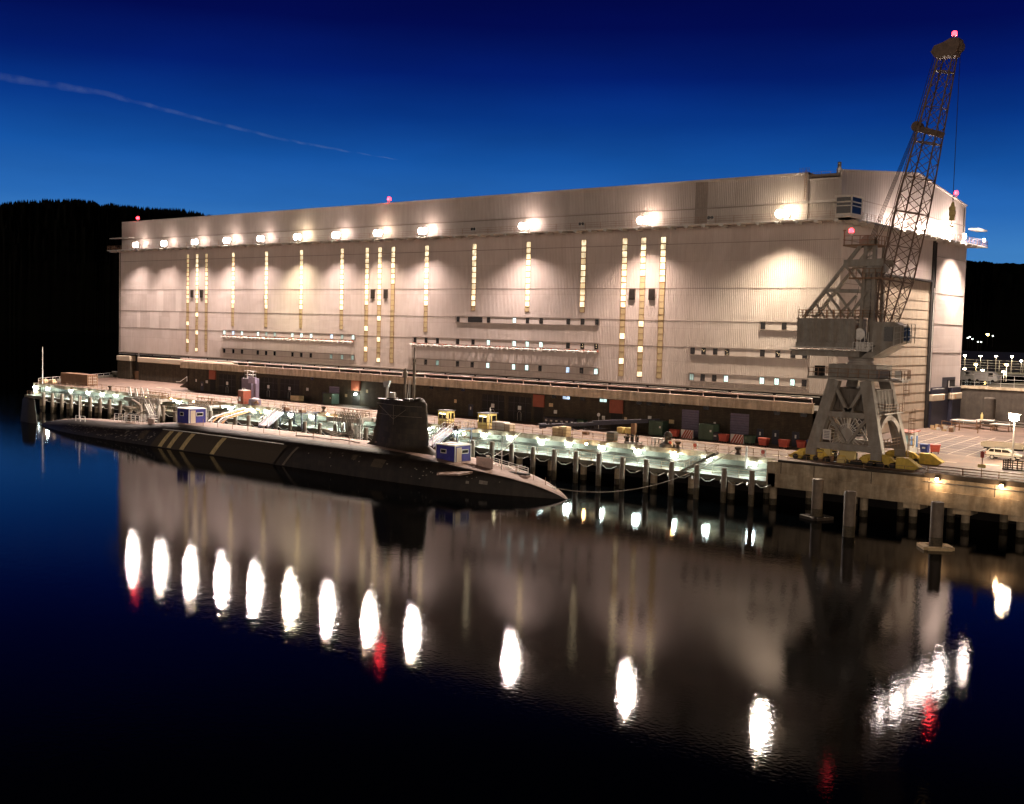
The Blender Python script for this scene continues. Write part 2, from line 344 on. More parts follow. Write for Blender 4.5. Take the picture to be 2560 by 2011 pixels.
# deck markings: thin painted lines
b = MB()
def line(p, q, wd, z=ZD + .006):
    p = Vector((*p, z)); q = Vector((*q, z)); a = (q - p).cross(Vector((0, 0, 1))).normalized() * wd / 2
    b.face([p - a, p + a, q + a, q - a])
for k in range(9): line((-72 + k * 1.2, 197 - k * 4.2), (-57 + k * 1.1, 192 - k * 4.0), .16)
for k in range(7): line((-70 + k * 2.6, 196), (-66 + k * 2.6, 162), .14, ZD + .010)
for (x, y) in ((-52, 151.8), (-70, 139.5), (-67.5, 141.5), (-47, 153), (-236, 152), (-230, 150.5)): b.box(x - 1.1, x + 1.1, y - .25, y + .25, ZD + .004, ZD + .012)
line((-262, 140), (-72, 146.8), .15); line((-285, 182), (-272, 166), .5); line((-262, 139), (-72, 139), .12)
b2 = MB()
for k in range(14):
    x0 = RND.uniform(-66, -40); y0 = RND.uniform(150, 200); dx = RND.uniform(-4, 4)
    for o_ in (0, 1.6):
        P_ = [(x0 + o_ + dx * (q / 8) ** 2, y0 - q * 2.2) for q in range(9)]
        for p_, q_ in zip(P_, P_[1:]):
            pv = Vector((*p_, ZD + .003)); qv = Vector((*q_, ZD + .003)); a_ = (qv - pv).cross(Vector((0, 0, 1))).normalized() * .13; b2.face([pv - a_, pv + a_, qv + a_, qv - a_])
b2.build('tyre_marks', mat('tyre_mark_rubber', (.11, .075, .055), .7, ns=1.2, amt=.4), kind='structure')
b.build('road_markings', mat('worn_marking_paint', (.62, .5, .36), .7, ns=3, amt=.3), kind='structure')
b = MB()
for y in (138.2, 146.0):
    b.box(-262, 70, y - .09, y + .09, ZD + .004, ZD + .03)
b.build('crane_rails', MT['rail'], kind='structure')
# higher ground behind the yard
DG = mat('upper_yard_asphalt', (.09, .075, .055), .85, ns=.2, amt=.4)
MB().face([(-74, 224.4, 13.05), (200, 224.4, 13.05), (600, 900, 13.05), (-600, 900, 13.05), (-300, 300, 13.05), (-74, 300, 13.05)]).build('upper_ground', DG, kind='structure')
def terrain(name, prof, dist, depth, nseg, jitter):
    # a ridge given as (azimuth deg, elevation tangent) seen from the quay, filled down to the shore
    b = MB(); pts = []
    for i in range(nseg + 1):
        t = i / nseg * (len(prof) - 1); k = min(int(t), len(prof) - 2); f = t - k
        pts.append((prof[k][0] + (prof[k + 1][0] - prof[k][0]) * f, prof[k][1] + (prof[k + 1][1] - prof[k][1]) * f))
    rows = 7; grid = []
    for j in range(rows + 1):
        u = j / rows; row = []
        for i, (az, el) in enumerate(pts):
            d = dist - depth * (1 - u) ** 1.0
            z = (22 + dist * el) * (u ** .75) + RND.uniform(-1, 1) * jitter * (u if j < rows else .15) - 4 * (1 - u)
            row.append(len(b.v)); b.v.append((d * math.cos(rad(az)), d * math.sin(rad(az)), z))
        grid.append(row)
    back = []
    for az, el in pts:
        back.append(len(b.v)); b.v.append(((dist + 1200) * math.cos(rad(az)), (dist + 1200) * math.sin(rad(az)), 0))
    grid.append(back)
    for r0, r1 in zip(grid, grid[1:]):
        for i in range(nseg): b.f.append((r0[i], r0[i + 1], r1[i + 1], r1[i])); b.m.append(0)
    b.build(name, MT['hill'], kind='structure', smooth=True)
    return pts
HL = [(175, .060), (166, .072), (160, .078), (154.2, .0856), (153.4, .0884), (152.3, .0909), (151.1, .0925), (150.2, .0921), (149.9, .0885), (149.4, .0906),
      (148.6, .0896), (147.5, .0891), (146.3, .0896), (145.1, .0863), (143, .080), (138, .07), (130, .06), (122, .055), (114, .062), (108.8, .0655), (108.2, .0629),
      (107.7, .063), (107.4, .062), (106.1, .0611), (103, .06), (96, .058), (88, .05)]
ridge = terrain('hills', HL, 3000.0, 1250.0, 240, 14)
b = MB()
for i in range(2600):      # the plantation on the ridge line, one far-off mass
    k = RND.randrange(len(ridge) - 1); f = RND.random()
    az = ridge[k][0] + (ridge[k + 1][0] - ridge[k][0]) * f; elv = ridge[k][1] + (ridge[k + 1][1] - ridge[k][1]) * f
    if az < 140 and RND.random() < .8: continue
    d = 3000 - RND.uniform(0, 45); z = 22 + 3000 * elv - (3000 - d) * .12 - 6
    h = RND.uniform(8, 17) * (1 if az > 140 else .5); r = h * .22
    c = Vector((d * math.cos(rad(az)), d * math.sin(rad(az)), z)); n = len(b.v)
    for q in range(5):
        t = q * 2 * math.pi / 5; b.v.append((c.x + r * math.cos(t), c.y + r * math.sin(t), c.z))
    b.v.append((c.x, c.y, c.z + h))
    for q in range(5): b.f.append((n + q, n + (q + 1) % 5, n + 5)); b.m.append(0)
b.build('treeline', MT['treel'], kind='stuff')

# vapour trail high over the hills, lit by the sun below the horizon
def contrail():
    m = bpy.data.materials.new('thin_ice_vapour'); m.use_nodes = True; t = m.node_tree; L = t.links.new
    for n in list(t.nodes): t.nodes.remove(n)
    o = N(t, 'ShaderNodeOutputMaterial'); mixs = N(t, 'ShaderNodeMixShader'); tr = N(t, 'ShaderNodeBsdfTransparent'); tl = N(t, 'ShaderNodeBsdfTranslucent')
    tl.inputs['Color'].default_value = (.72, .9, 1, 1)
    tc = N(t, 'ShaderNodeTexCoord'); ns = N(t, 'ShaderNodeTexNoise'); ns.inputs['Scale'].default_value = .0045; ns.inputs['Detail'].default_value = 6
    L(tc.outputs['Object'], ns.inputs['Vector'])
    mr = N(t, 'ShaderNodeMapRange'); mr.inputs['From Min'].default_value = .36; mr.inputs['From Max'].default_value = .72; mr.inputs['To Max'].default_value = .042
    L(ns.outputs['Fac'], mr.inputs['Value'])
    lw = N(t, 'ShaderNodeLayerWeight'); lw.inputs[0].default_value = .5
    inv = N(t, 'ShaderNodeMath', operation='SUBTRACT'); inv.inputs[0].default_value = 1; L(lw.outputs['Facing'], inv.inputs[1])
    mu = N(t, 'ShaderNodeMath', operation='MULTIPLY'); L(mr.outputs[0], mu.inputs[0]); L(inv.outputs[0], mu.inputs[1])
    L(mu.outputs[0], mixs.inputs[0]); L(tr.outputs[0], mixs.inputs[1]); L(tl.outputs[0], mixs.inputs[2]); L(mixs.outputs[0], o.inputs[0])
    b = MB(); D = 20000; dirs = [(160, 12.0), (154.2, 10.6), (149.8, 10.3), (147.2, 9.8), (141.7, 8.8), (138.3, 8.35), (135.4, 8.0)]
    pts = []; ws = [95, 75, 50, 36, 28, 18, 5]; rs = []
    for k in range(61):
        t_ = k / 60 * (len(dirs) - 1); i = min(int(t_), len(dirs) - 2); f = t_ - i
        az, e_ = (dirs[i][q] + (dirs[i + 1][q] - dirs[i][q]) * f for q in (0, 1)); wd = ws[i] + (ws[i + 1] - ws[i]) * f
        p = Vector((D * math.cos(rad(az)) * math.cos(rad(e_)), D * math.sin(rad(az)) * math.cos(rad(e_)), 22 + D * math.sin(rad(e_)) + RND.uniform(-8, 8)))
        pts.append((p, wd * RND.uniform(.85, 1.15)))
    for k, (p, wd) in enumerate(pts):
        d = pts[min(k + 1, 60)][0] - pts[max(k - 1, 0)][0]; rs.append(b.ring(p, d, wd, 16))
    for a, c in zip(rs, rs[1:]):
        for k in range(16): b.f.append((a + k, a + (k + 1) % 16, c + (k + 1) % 16, c + k)); b.m.append(0)
    b.build('contrail_cloud', m, smooth=True, kind='stuff', label='thin pale vapour trail sloping across the dark blue sky', category='cloud')
contrail()

# ------------------------------------------------------------------ the ship hall
XL, XR, YF, YB, ZC, ZW, ZT = -276.6, -74.5, 165.9, 221.6, 13.0, 39.7, 47.2
hall = thing('ship_hall', 'enormous pale corrugated shed lit by a row of floodlights, behind the submarine', 'building', (-175, 193, ZD))
b = MB()       # ribbed long wall, real corrugation
per = .34; x = XL; k = 0; prof = []
while x < XR - .01:
    prof += [(x, 0), (x + .15, 0), (x + .19, .055), (x + .30, .055)]; x += per
prof.append((XR, 0))
def ribbed(b, prof, z0, z1, yf, mfun, sgn=1):
    i0 = len(b.v)
    for px, d in prof: b.v += [(px, yf + d * sgn, z0), (px, yf + d * sgn, z1)]
    for i in range(len(prof) - 1):
        b.f.append((i0 + 2 * i, i0 + 2 * i + 2, i0 + 2 * i + 3, i0 + 2 * i + 1)); b.m.append(mfun(prof[i][0], z0))
SEAM = [13.0, 19.43, 23.85, 29.32, 36.75, 40.0]
pale = {(1, -262, -258), (1, -253, -249), (2, -259, -256), (2, -250.5, -248), (1, -268, -266.5)}
def mf(x, z):
    i = SEAM.index(z); h = 0
    for (s, a, c) in pale:
        if s == i and a < x < c: return 1
    return 0
for z0, z1 in zip(SEAM, SEAM[1:]): ribbed(b, prof, z0, z1, YF, mf)
b.build('facade_wall', [MT['clad'], MT['clad_pale']], hall)
b = MB()
for z in SEAM[1:-1]: b.box(XL, XR, YF - .02, YF + .05, z - .05, z + .05)
b.box(XL, XR, YF - .1, YF + .3, 12.75, 13.0)
b.build('seam_strip', MT['trim'], hall)
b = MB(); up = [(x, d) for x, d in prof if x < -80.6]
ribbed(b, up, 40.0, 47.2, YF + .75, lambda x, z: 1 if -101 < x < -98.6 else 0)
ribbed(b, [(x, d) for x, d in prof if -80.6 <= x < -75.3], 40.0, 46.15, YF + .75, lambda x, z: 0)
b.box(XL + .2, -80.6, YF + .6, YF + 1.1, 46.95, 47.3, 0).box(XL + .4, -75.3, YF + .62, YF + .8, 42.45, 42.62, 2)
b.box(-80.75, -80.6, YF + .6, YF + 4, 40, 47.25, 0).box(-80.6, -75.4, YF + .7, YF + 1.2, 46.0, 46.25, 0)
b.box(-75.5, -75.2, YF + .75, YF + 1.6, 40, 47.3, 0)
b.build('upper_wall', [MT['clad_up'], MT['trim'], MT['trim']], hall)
b = MB(); b.rails([(-80.2, YF + 1.0, 46.25), (-75.7, YF + 1.0, 46.25)], 1.0, 1.3, .02)
b.rails([(-82.6, YF + 1.5, 47.3), (-81, YF + 1.5, 47.3)], .8, .5, .015)
b.bar((-81.2, YF + .5, 43), (-81.2, YF + .5, 47.6), .06); b.bar((-80.9, YF + .5, 43), (-80.9, YF + .5, 47.6), .06)
for k in range(12): b.bar((-81.2, YF + .5, 43.2 + k * .36), (-80.9, YF + .5, 43.2 + k * .36), .04)
b.build('roof_railing', MT['rail'], hall)
b = MB()       # roof and gable
GX = -75.2
gab = [(YF + .75, 40), (YF + .75, 47.2), (197, 50.3), (222.3, 47.2), (222.3, 40)]
b.prism([(YF + 1.1, 46.9), (197, 50.1), (222.2, 46.9), (222.2, 46.5), (YF + 1.1, 46.5)], 'x', XL + .4, GX - .3)
b.build('roof', MT['roof'], hall)
b = MB()       # end wall: ribbed sheets around the great door opening
def ribY(b, y0, y1, z0, z1, x, per=.5, d=.05, m=0):
    y = y0; pr = []
    while y < y1 - .01: pr += [(y, 0), (min(y + .25, y1), 0), (min(y + .3, y1), d), (min(y + .45, y1), d)]; y += per
    pr.append((y1, 0)); i0 = len(b.v)
    for yy, dd in pr: b.v += [(x - dd, yy, z0), (x - dd, yy, z1)]
    for i in range(len(pr) - 1): b.f.append((i0 + 2 * i, i0 + 2 * i + 2, i0 + 2 * i + 3, i0 + 2 * i + 1)); b.m.append(m)
EX = XR
ribY(b, YF, 179.2, 13, 40.2, EX); ribY(b, 206.4, YB, 13.1, 40.2, EX); ribY(b, 179.2, 205.0, 32.2, 40.2, EX - .3)
b.box(EX - .34, EX + .06, YF - .03, YF + .25, 13, 40.1, 0).box(EX - .4, EX + .05, YB - .2, YB + .03, 13, 40.2, 0)
for z in (19.4, 24.6, 30.1, 36.7): b.box(EX - .02, EX + .03, 206.5, YB, z - .05, z + .05, 1).box(EX - .02, EX + .03, YF, 179.2, z - .05, z + .05, 1)
b.box(EX - .02, EX + .05, 179.1, 179.4, 13, 40, 1)
b.build('end_wall', [MT['clad'], MT['trim']], hall)
b = MB()
n = 60; i0 = len(b.v); gy = [YF + .75 + (222.3 - YF - .75) * i / (n * 2) for i in range(n * 2 + 1)]
for i, y in enumerate(gy):
    z = 47.2 + (50.35 - 47.2) * (1 - abs(y - 197) / (197 - YF - .75) if y < 197 else 1 - (y - 197) / (222.3 - 197)); d = .05 * (i % 2)
    b.v += [(GX - d, y, 40), (GX - d, y, z)]
for i in range(n * 2): b.f.append((i0 + 2 * i, i0 + 2 * i + 2, i0 + 2 * i + 3, i0 + 2 * i + 1)); b.m.append(0)
b.box(GX - .1, GX + .04, YF + .8, 222.3, 43.4, 43.5, 1)
for p, q in (((YF + .75, 47.25), (197, 50.4)), ((197, 50.4), (222.3, 47.25))): b.bar((GX + .02, p[0], p[1]), (GX + .02, q[0], q[1]), .5, .22)
b.box(GX - 8, GX, 222.25, 222.35, 40, 47.1, 0)
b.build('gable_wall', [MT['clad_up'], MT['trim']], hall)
b = MB()       # the vertical-lift fabric door: overlapping horizontal leaves
z = 5.9
while z < 32.0:
    z2 = min(z + 1.62, 32.1)
    b.prism([(EX - .52, z), (EX - .405, z), (EX - .45, z2), (EX - .55, z2)], 'y', 179.6, 205.0)
    z = z2
tdoor = mat('door_fabric', (.52, .44, .35), .6, ns=.9, amt=.12, streak=.35, stain=(.75, .62, .45))
b.build('lift_door', tdoor, hall)
b = MB(); b.box(EX - .45, EX - .12, 205.05, 206.4, 5.85, 39.7).box(EX - .3, EX + .1, 179.3, 205.05, 32.0, 32.35)
b.build('door_track', MT['dark'], hall)
MB().tube((EX - .05, 206.1, 12.5), (EX - .05, 206.1, 31), .09, 8).build('downpipe', MT['white'], hall)
b = MB()       # recessed base storey, near-black colour stands in for its shade
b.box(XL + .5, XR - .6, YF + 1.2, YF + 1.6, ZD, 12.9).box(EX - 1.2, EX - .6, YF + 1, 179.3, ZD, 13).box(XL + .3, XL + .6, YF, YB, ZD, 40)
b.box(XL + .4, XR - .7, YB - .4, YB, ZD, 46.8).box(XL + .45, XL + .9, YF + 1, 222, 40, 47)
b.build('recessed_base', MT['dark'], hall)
b = MB(); x = XL + .3
while x < -78: b.bar((x, YF - .1, 12.45), (x + 7.4, YF - .1, 12.45), .12, .12); x += 8.0
b.build('cable_tray', MT['galv'], hall)
b = MB(); b.box(-276.8, -270.6, YF - .3, YF + 1.2, ZD, 10.6).box(-266.8, -226, YF - .2, YF + 1.2, ZD, 10.5)
b.build('brick_plinth', MT['brick'], hall)
MB().box(-277, -270.4, YF - .55, YF + 1.2, 10.6, 11.95).build('cream_band', MT['cream'], hall, bev=.15); MB().box(-267, -226, YF - .5, YF + 1.2, 10.5, 11.85).build('cream_band', MT['cream'], hall, bev=.15)
b = MB(); b.box(EX - 1, EX + .3, 206.5, 212.5, ZD, 10.65).box(EX - 1, EX + .3, 217.2, 221.8, ZD, 10.65)
b.box(EX - 1, EX + .2, 206.5, 212.6, 11.85, 13.0).box(EX - 1, EX + .2, 217.1, 221.8, 11.85, 13.0).box(EX - 1, EX - .5, 212.5, 217.2, ZD, 13.1)
b.build('end_plinth', MT['navy'], hall)
for y0, y1 in ((206.4, 212.6), (217.0, 221.9)): MB().box(EX - 1, EX + .5, y0, y1, 10.65, 11.85).build('end_cream_band', MT['cream'], hall, bev=.12)
for y in (211.8, 218.3):
    MB().prism([(y - .22, 10.8), (y + .22, 10.8), (y + .03, 11.7), (y - .03, 11.7)], 'x', EX + .5, EX + .53).build('warning_triangle', MT['orange'], hall)
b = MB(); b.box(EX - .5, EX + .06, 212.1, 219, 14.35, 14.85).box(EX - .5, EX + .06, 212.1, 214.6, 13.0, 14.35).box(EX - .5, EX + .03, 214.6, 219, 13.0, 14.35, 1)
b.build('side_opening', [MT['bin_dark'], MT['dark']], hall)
MB().bar((EX + .35, 206.6, 12.85), (EX + .35, 212.4, 12.85), .1).bar((EX + .35, 214.8, 13), (EX + .35, 221.6, 13), .1).bar((EX + .35, 214.8, 13), (EX + .35, 214.8, 14.2), .1).build('white_handrail', MT['white'], hall)
MB().prism([(-268.7, 11.9), (-267.8, 11.9), (-268.25, 12.9)], 'y', YF + .7, YF + .8).build('white_triangle_sign', MT['white'], hall)
b = MB(); b.box(-270.4, -266.9, YF + .9, YF + 1.1, ZD, 8, 0)
b.build('loading_gate', MT['rail'], hall)
# vertical light strips
STR = [(-245.2, 25.93, 13.93), (-241.3, 25.89, 14.06), (-237.4, 25.91, 14.19), (-226.7, 25.55, 20.6), (-214.1, 25.51, 20.6), (-201.6, 25.53, 20.6), (-188.0, 25.57, 20.7),
       (-180.1, 25.93, 14.0), (-176.2, 25.84, 14.0), (-172.2, 30.55, 14.0), (-162.5, 26.17, 20.7), (-149.6, 26.15, 25.1), (-136.0, 26.2, 25.05), (-123.2, 26.2, 25.05),
       (-114.3, 25.92, 13.98), (-110.4, 31.38, 14.0), (-106.4, 30.58, 13.96)]
EXTRA = {0: [(20.49, 21.77), (16.24, 17.45)], 1: [(22.88, 23.83), (18.5, 19.5), (14.06, 15.27)], 7: [(20.7, 21.7), (16.2, 17.4)], 8: [(22.84, 23.83), (18.44, 19.48), (14.08, 15.38)],
         14: [(20.74, 21.75), (16.2, 17.4)], 15: [(22.84, 23.84), (18.43, 19.43), (14.03, 15.19)]}
for i, (x, zl, zb) in enumerate(STR):
    b = MB(); z = 38.05; hw = .5; dimtop = i in (0, 2)
    b.box(x - hw - .045, x - hw, YF - .06, YF + .05, zb, 38.1, 4).box(x + hw, x + hw + .045, YF - .06, YF + .05, zb, 38.1, 4)
    while z > zb + .05:
        z2 = max(z - 1.1, zb)
        if z - .2 > zl:
            m = RND.choice((0, 0, 0, 1, 1)) if not dimtop else RND.choice((1, 2, 2))
            if i in (3, 9, 12, 13) and RND.random() < .25: m = 2
        else:
            m = 3
            for a, c in EXTRA.get(i, []):
                if z2 < (a + c) / 2 < z: m = 0
        b.box(x - hw, x + hw, YF - .02, YF + .04, z2 + .05, z - .05, m)
        fh = .09 if m != 3 else .035; b.box(x - hw, x + hw, YF - .05, YF + .04, z2 - fh, z2 + fh, 4); z = z2
    b.build('light_strip', [EM['w1'], EM['w2'], EM['w3'], MT['pane_dim'], mat('strip_frame', (.26, .14, .05), .5)] if i == 0 else SM, hall)
    if i == 0: SM = [bpy.data.materials[n] for n in ('lit_window_warm', 'lit_window_warm_pale', 'warm_dim_pane_and_glint', 'dim_rooflight_pane', 'strip_frame')]
for x in (-243.3, -239.3, -178.1, -174.2, -112.4, -108.4):
    b = MB(); b.box(x - .6, x + .6, YF - .18, YF + .02, 27.35, 29.3)
    for k in range(9): b.box(x - .55, x + .55, YF - .22, YF - .18, 27.45 + k * .2, 27.55 + k * .2, 1)
    b.build('vent_louvre', [mat('louvre_brown', (.10, .07, .055), .6) if x < -243 else bpy.data.materials['louvre_brown'], MT['dark']], hall)
# horizontal office window bands; D dark, L lit, H half lit, B bluish, S dark with painted lamp glints
BANDS = [(-230.3, -183.7, 18.58, 19.5, [-229.9, -226.4, -223.0, -216.9, -213.8, -210.7, -204.4, -201.2, -197.9, -191.0, -187.6, -184.1], 'LBLLHHLLLBHL'),
         (-230.3, -183.7, 14.2, 15.12, [-229.9, -226.3, -222.9, -216.9, -213.8, -210.7, -204.3, -201.2, -197.9, -191.1, -187.5, -184.1], 'DDDDDDDDDHHH'),
         (-154.0, -119.4, 22.87, 23.83, [-153.5, -149.0, -145.5, -139.0, -135.8, -132.5, -126.2, -123.0, -119.8], 'DWDLDDDDD'),
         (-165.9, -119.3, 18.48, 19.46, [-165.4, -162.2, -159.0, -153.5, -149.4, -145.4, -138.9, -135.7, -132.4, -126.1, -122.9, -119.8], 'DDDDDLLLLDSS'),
         (-165.9, -119.2, 14.06, 15.05, [-165.4, -162.2, -158.9, -153.4, -149.5, -145.4, -138.9, -135.7, -132.5, -126.0, -122.9, -119.7], 'DDHDDLLLDBDL'),
         (-87.5, -79.0, 22.8, 23.82, [-87.1, -83.4, -80.2], 'DDD'),
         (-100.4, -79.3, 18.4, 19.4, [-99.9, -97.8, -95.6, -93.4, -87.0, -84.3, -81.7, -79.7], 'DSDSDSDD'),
         (-100.3, -79.2, 14.0, 15.03, [-99.9, -97.8, -95.6, -93.4, -86.9, -84.3, -81.6, -79.6], 'HDDLLLLD')]
smat = mat('glint_window_glass', (.04, .02, .015), .2)
t_ = smat.node_tree; vz = N(t_, 'ShaderNodeTexVoronoi'); vz.inputs['Scale'].default_value = 3.5
for x0, x1, z0, z1, ws, st in BANDS:
    b = MB(); b.box(x0 - .15, x1 + .15, YF - .05, YF + .05, z0 - .1, z1 + .1, 0)
    b.box(x0 - .2, x1 + .2, YF - .12, YF - .05, z1 + .1, z1 + .2, 1).box(x0 - .2, x1 + .2, YF - .16, YF - .05, z0 - .2, z0 - .1, 1)
    b.box(x0 - .25, x0 - .13, YF - .1, YF - .05, z0 - .1, z1 + .1, 1).box(x1 + .13, x1 + .25, YF - .1, YF - .05, z0 - .1, z1 + .1, 1)
    band = b.build('window_band', [MT['clad'], MT['trim']], hall)
    for x, c in zip(ws, st):
        hw = .42 if c != 'W' else 1.9
        q = MB(); q.box(x - hw, x + hw, YF - .075, YF - .055, z0 - .04, z1 + .04, 0).box(x - hw + .07, x + hw - .07, YF - .085, YF - .074, z0 + .03, z1 - .03, 1)
        if c in 'LBH': q.box(x - .02, x + .02, YF - .09, YF - .085, z0 + .03, z1 - .03, 0)
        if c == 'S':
            for k in range(4): sx = x + RND.uniform(-.25, .25); sz = RND.uniform(z0 + .15, z1 - .15); q.box(sx - .05, sx + .05, YF - .095, YF - .086, sz - .05, sz + .05, 2)  # glowing flecks stand in for lamp reflections on the glass
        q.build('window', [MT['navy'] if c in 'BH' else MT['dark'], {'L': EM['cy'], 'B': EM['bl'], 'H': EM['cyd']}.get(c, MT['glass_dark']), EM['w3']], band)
for x0, x1 in ((-230.9, -183.8), (-166.4, -119.3)):     # bracketed pipe below two of the bands
    b = MB(); b.tube((x0, YF - .45, 18.05), (x1, YF - .45, 18.05), .13, 8)
    x = x0 + .5
    while x < x1:
        b.box(x - .16, x + .16, YF - .62, YF - .28, 17.72, 18.1).box(x - .05, x + .05, YF - .5, YF + .02, 18.05, 18.2, 1).box(x + .25, x + .5, YF - .5, YF - .1, 18.0, 18.35, 2)
        x += RND.choice((.85, 1.5, 1.8))
    b.build('bracketed_pipe', [MT['white'], MT['galv'], MT['red']], hall)
# gantry walkway round the hall
b = MB(); yw = YF - 1.9
b.box(-279.5, EX + 2.2, yw, YF - .03, 39.55, 39.75, 0)
x = -278
while x < EX: b.box(x - .12, x + .12, yw + .05, YF, 39.15, 39.55, 0); b.box(x - .35, x + .35, yw - .1, yw, 39.3, 39.62, 2); x += 3.28
b.box(EX + .03, EX + 2.2, YF - 1.9, YB + 5.5, 39.55, 39.75, 0)
y = YF + 1
while y < YB: b.box(EX, EX + 2.1, y - .12, y + .12, 39.15, 39.55, 0); b.box(EX + 2.2, EX + 2.3, y - .35, y + .35, 39.3, 39.62, 2); y += 3.0
b.rails([(-279.4, yw + .1, 39.75), (EX + 2.1, yw + .1, 39.75)], 1.1, 3.28, .02, 3, 1)
b.rails([(EX + 2.1, yw + .1, 39.75), (EX + 2.1, YB + 5.4, 39.75), (EX + .2, YB + 5.4, 39.75)], 1.1, 1.5, .022, 4, 1)
b.rails([(-279.4, yw + .1, 39.75), (-279.4, YF + 3, 39.75)], 1.1, 1.5, .022, 4, 1)
b.bar((-279.4, YF - .4, 42.85), (-270, YF - .4, 42.95), 1.6, .2, 0).bar((EX + 1, YB + .2, 42.8), (EX + 1, YB + 5.4, 42.8), 1.8, .3, 0)
b.build('gantry_walkway', [MT['trim_lt'], MT['rail'], MT['galv']], hall)
# glazed control cabin on the corner
b = MB(); cx0, cx1, cy0, cy1 = -74.6, -72.0, 163.4, 167.1
b.box(cx0, cx1, cy0, cy1, 39.75, 40.35).box(cx0 - .1, cx1 + .1, cy0 - .1, cy1 + .1, 42.75, 43.05).box(cx0, cx1, cy0, cy1, 41.95, 42.15)
for x in (cx0, cx1 - .16):
    for y in (cy0, cy1 - .16): b.box(x, x + .16, y, y + .16, 40.35, 42.75)
b.box(cx0, cx1, cy0 + .02, cy0 + .1, 41.4, 41.55).box(cx1 - .1, cx1 - .02, cy0, cy1, 41.4, 41.55)
cab = b.build('control_cabin', MT['trim_lt'], hall)
MB().box(cx0 + .1, cx1 - .06, cy0 + .06, cy1 - .06, 40.35, 42.75).build('cabin_glass', MT['glass_dark'], cab)
b = MB(); b.bar((-81.5, YF - .4, 42.55), (cx0, YF - .4, 42.55), .25, .35); b.build('cabin_duct', MT['trim_lt'], hall)
b = MB(); b.tube((-74.2, 168, 47.4), (-74.2, 168, 48.2), .35, 10)
for k in range(4): b.tube((-74.2, 168, 48.2 + k * .25), (-74.2, 168, 48.32 + k * .25), .32, 10)
# roof vent stack stands on the gable corner
b2 = MB(); b2.lathe((-76.4, 168.2, 46.9), [(.42, 0), (.42, .9), (.3, .9), (.32, 1.05), (.24, 1.1), (.32, 1.3), (.24, 1.35), (.32, 1.55), (.24, 1.6), (.32, 1.8), (.1, 1.9)], 10)
b2.build('vent_stack', MT['galv'], hall)

# ------------------------------------------------------------------ floodlights on the gantry
def flood_proto(name, label, cat, group, off=False):
    t = thing(name, label, cat, (0, 0, 0), group)
    b = MB(); b.path([(-.62, .3, .1), (-.62, -.1, .1)], .62, 16); b.path([(.62, .3, .1), (.62, -.1, .1)], .62, 16); b.box(-.9, .9, .3, .55, -.2, .4).box(-1.2, 1.2, -.05, .2, -.62, -.5)
    b.build('housing', MT['galv'], t)
    b = MB(); b.path([(-.62, -.16, .1), (-.62, -.10, .1)], .58, 16).path([(.62, -.16, .1), (.62, -.10, .1)], .58, 16).bar((-.3, -.12, .1), (.3, -.12, .1), .3, .3)
    b.build('lens', EM['flood'] if not off else MT['glass_dark'], t)
    b = MB(); b.bar((-.9, .15, 0), (-.9, .15, -1.0), .08).bar((.9, .15, 0), (.9, .15, -1.0), .08).bar((-1.1, .15, -1.0), (1.1, .15, -1.0), .1).bar((-1.2, .1, -.62), (1.2, .1, -.62), .06)
    b.build('bracket', MT['galv'], t)
    return t
fg = 'floodlights along the long wall'
fl = None
FX = [-265.3, -252.5, -239.4, -226.5, -213.7, -200.6, -187.8, -174.8, -161.8, -135.6, -109.3, -83.4]
POW = [.8, .75, .8, 1.1, .8, 1.3, 1.0, 1.1, 1.1, 1.3, 1.4, 1.6]
TINT = [WARM, WARM, WARM, WARM, WARM, (1, .84, .58), WARM, (1, .78, .6), WARM, WARM, (1, .76, .62), (1, .83, .6)]
SPOTW, PTW = 66000.0, 760.0
for i, x in enumerate(FX):
    if fl is None: o = fl = flood_proto('floodlight', 'lit twin headed floodlight in the row on the long wall gantry', 'floodlight', fg)
    else: o = dup(fl, (0, 0, 0))
    o.location = (x, 163.9, 40.7)
    spot('flood_beam', (x, 162.9, 40.5), (0, -.93, -1), SPOTW * POW[i], TINT[i], .35, 148, .62, o)
    pt('flood_point', (x, 165.0, 41.3), PTW * POW[i], TINT[i], .3, o)  # point added behind the head, its hot wall patch imitates lamp bloom
ul = None
for x, wh in zip((-148.0, -122.2, -96.1), ('between the ninth and tenth lit lamps', 'between the tenth and eleventh lit lamps', 'next to the largest lamp beside the crane')):
    if ul is None: ul = o = flood_proto('unlit_floodlight', '', 'floodlight', 'unlit floodlights on the gantry', True)
    else: o = dup(ul, (0, 0, 0))
    o.location = (x, 163.6, 40.6); o.scale = (.5, .5, .5); o['label'] = 'unlit floodlight on the long gantry ' + wh
# end wall lamps face +x
EY = [184.4, 190.6, 193.0, 198.7, 202.2, 205.7, 213.1]
ep = None
for i, y in enumerate(EY):
    if ep is None: o = ep = dup(fl, (0, 0, 0), rad(90), 'bright twin floodlight in the cluster on the end wall gantry', 'floodlights on the end wall')
    else: o = dup(ep, (0, 0, 0))
    o.location = (-72.2, y, 40.7); o.scale = (.42, .42, .42) if i < 6 else (.7, .7, .7)
    k = (1.2, 1.2, .8, 1.2, .6, 1.5, 7)[i]
    l = spot('flood_beam', (-71.6, y, 40.5), (.42, 0, -1), 17000 * k, (1, .8, .66), .35, 132, .8, None); l.parent = o; l.matrix_parent_inverse = Matrix()
    l.location = (0, -.6, -.2); l.rotation_euler = Vector((0, -.42, -1)).to_track_quat('-Z', 'Y').to_euler()
    l = pt('flood_point', (0, 0, 0), 950 * k, WARM, .4); l.parent = o; l.location = (0, 1.2, .6)  # likewise added behind the head for a hot wall patch
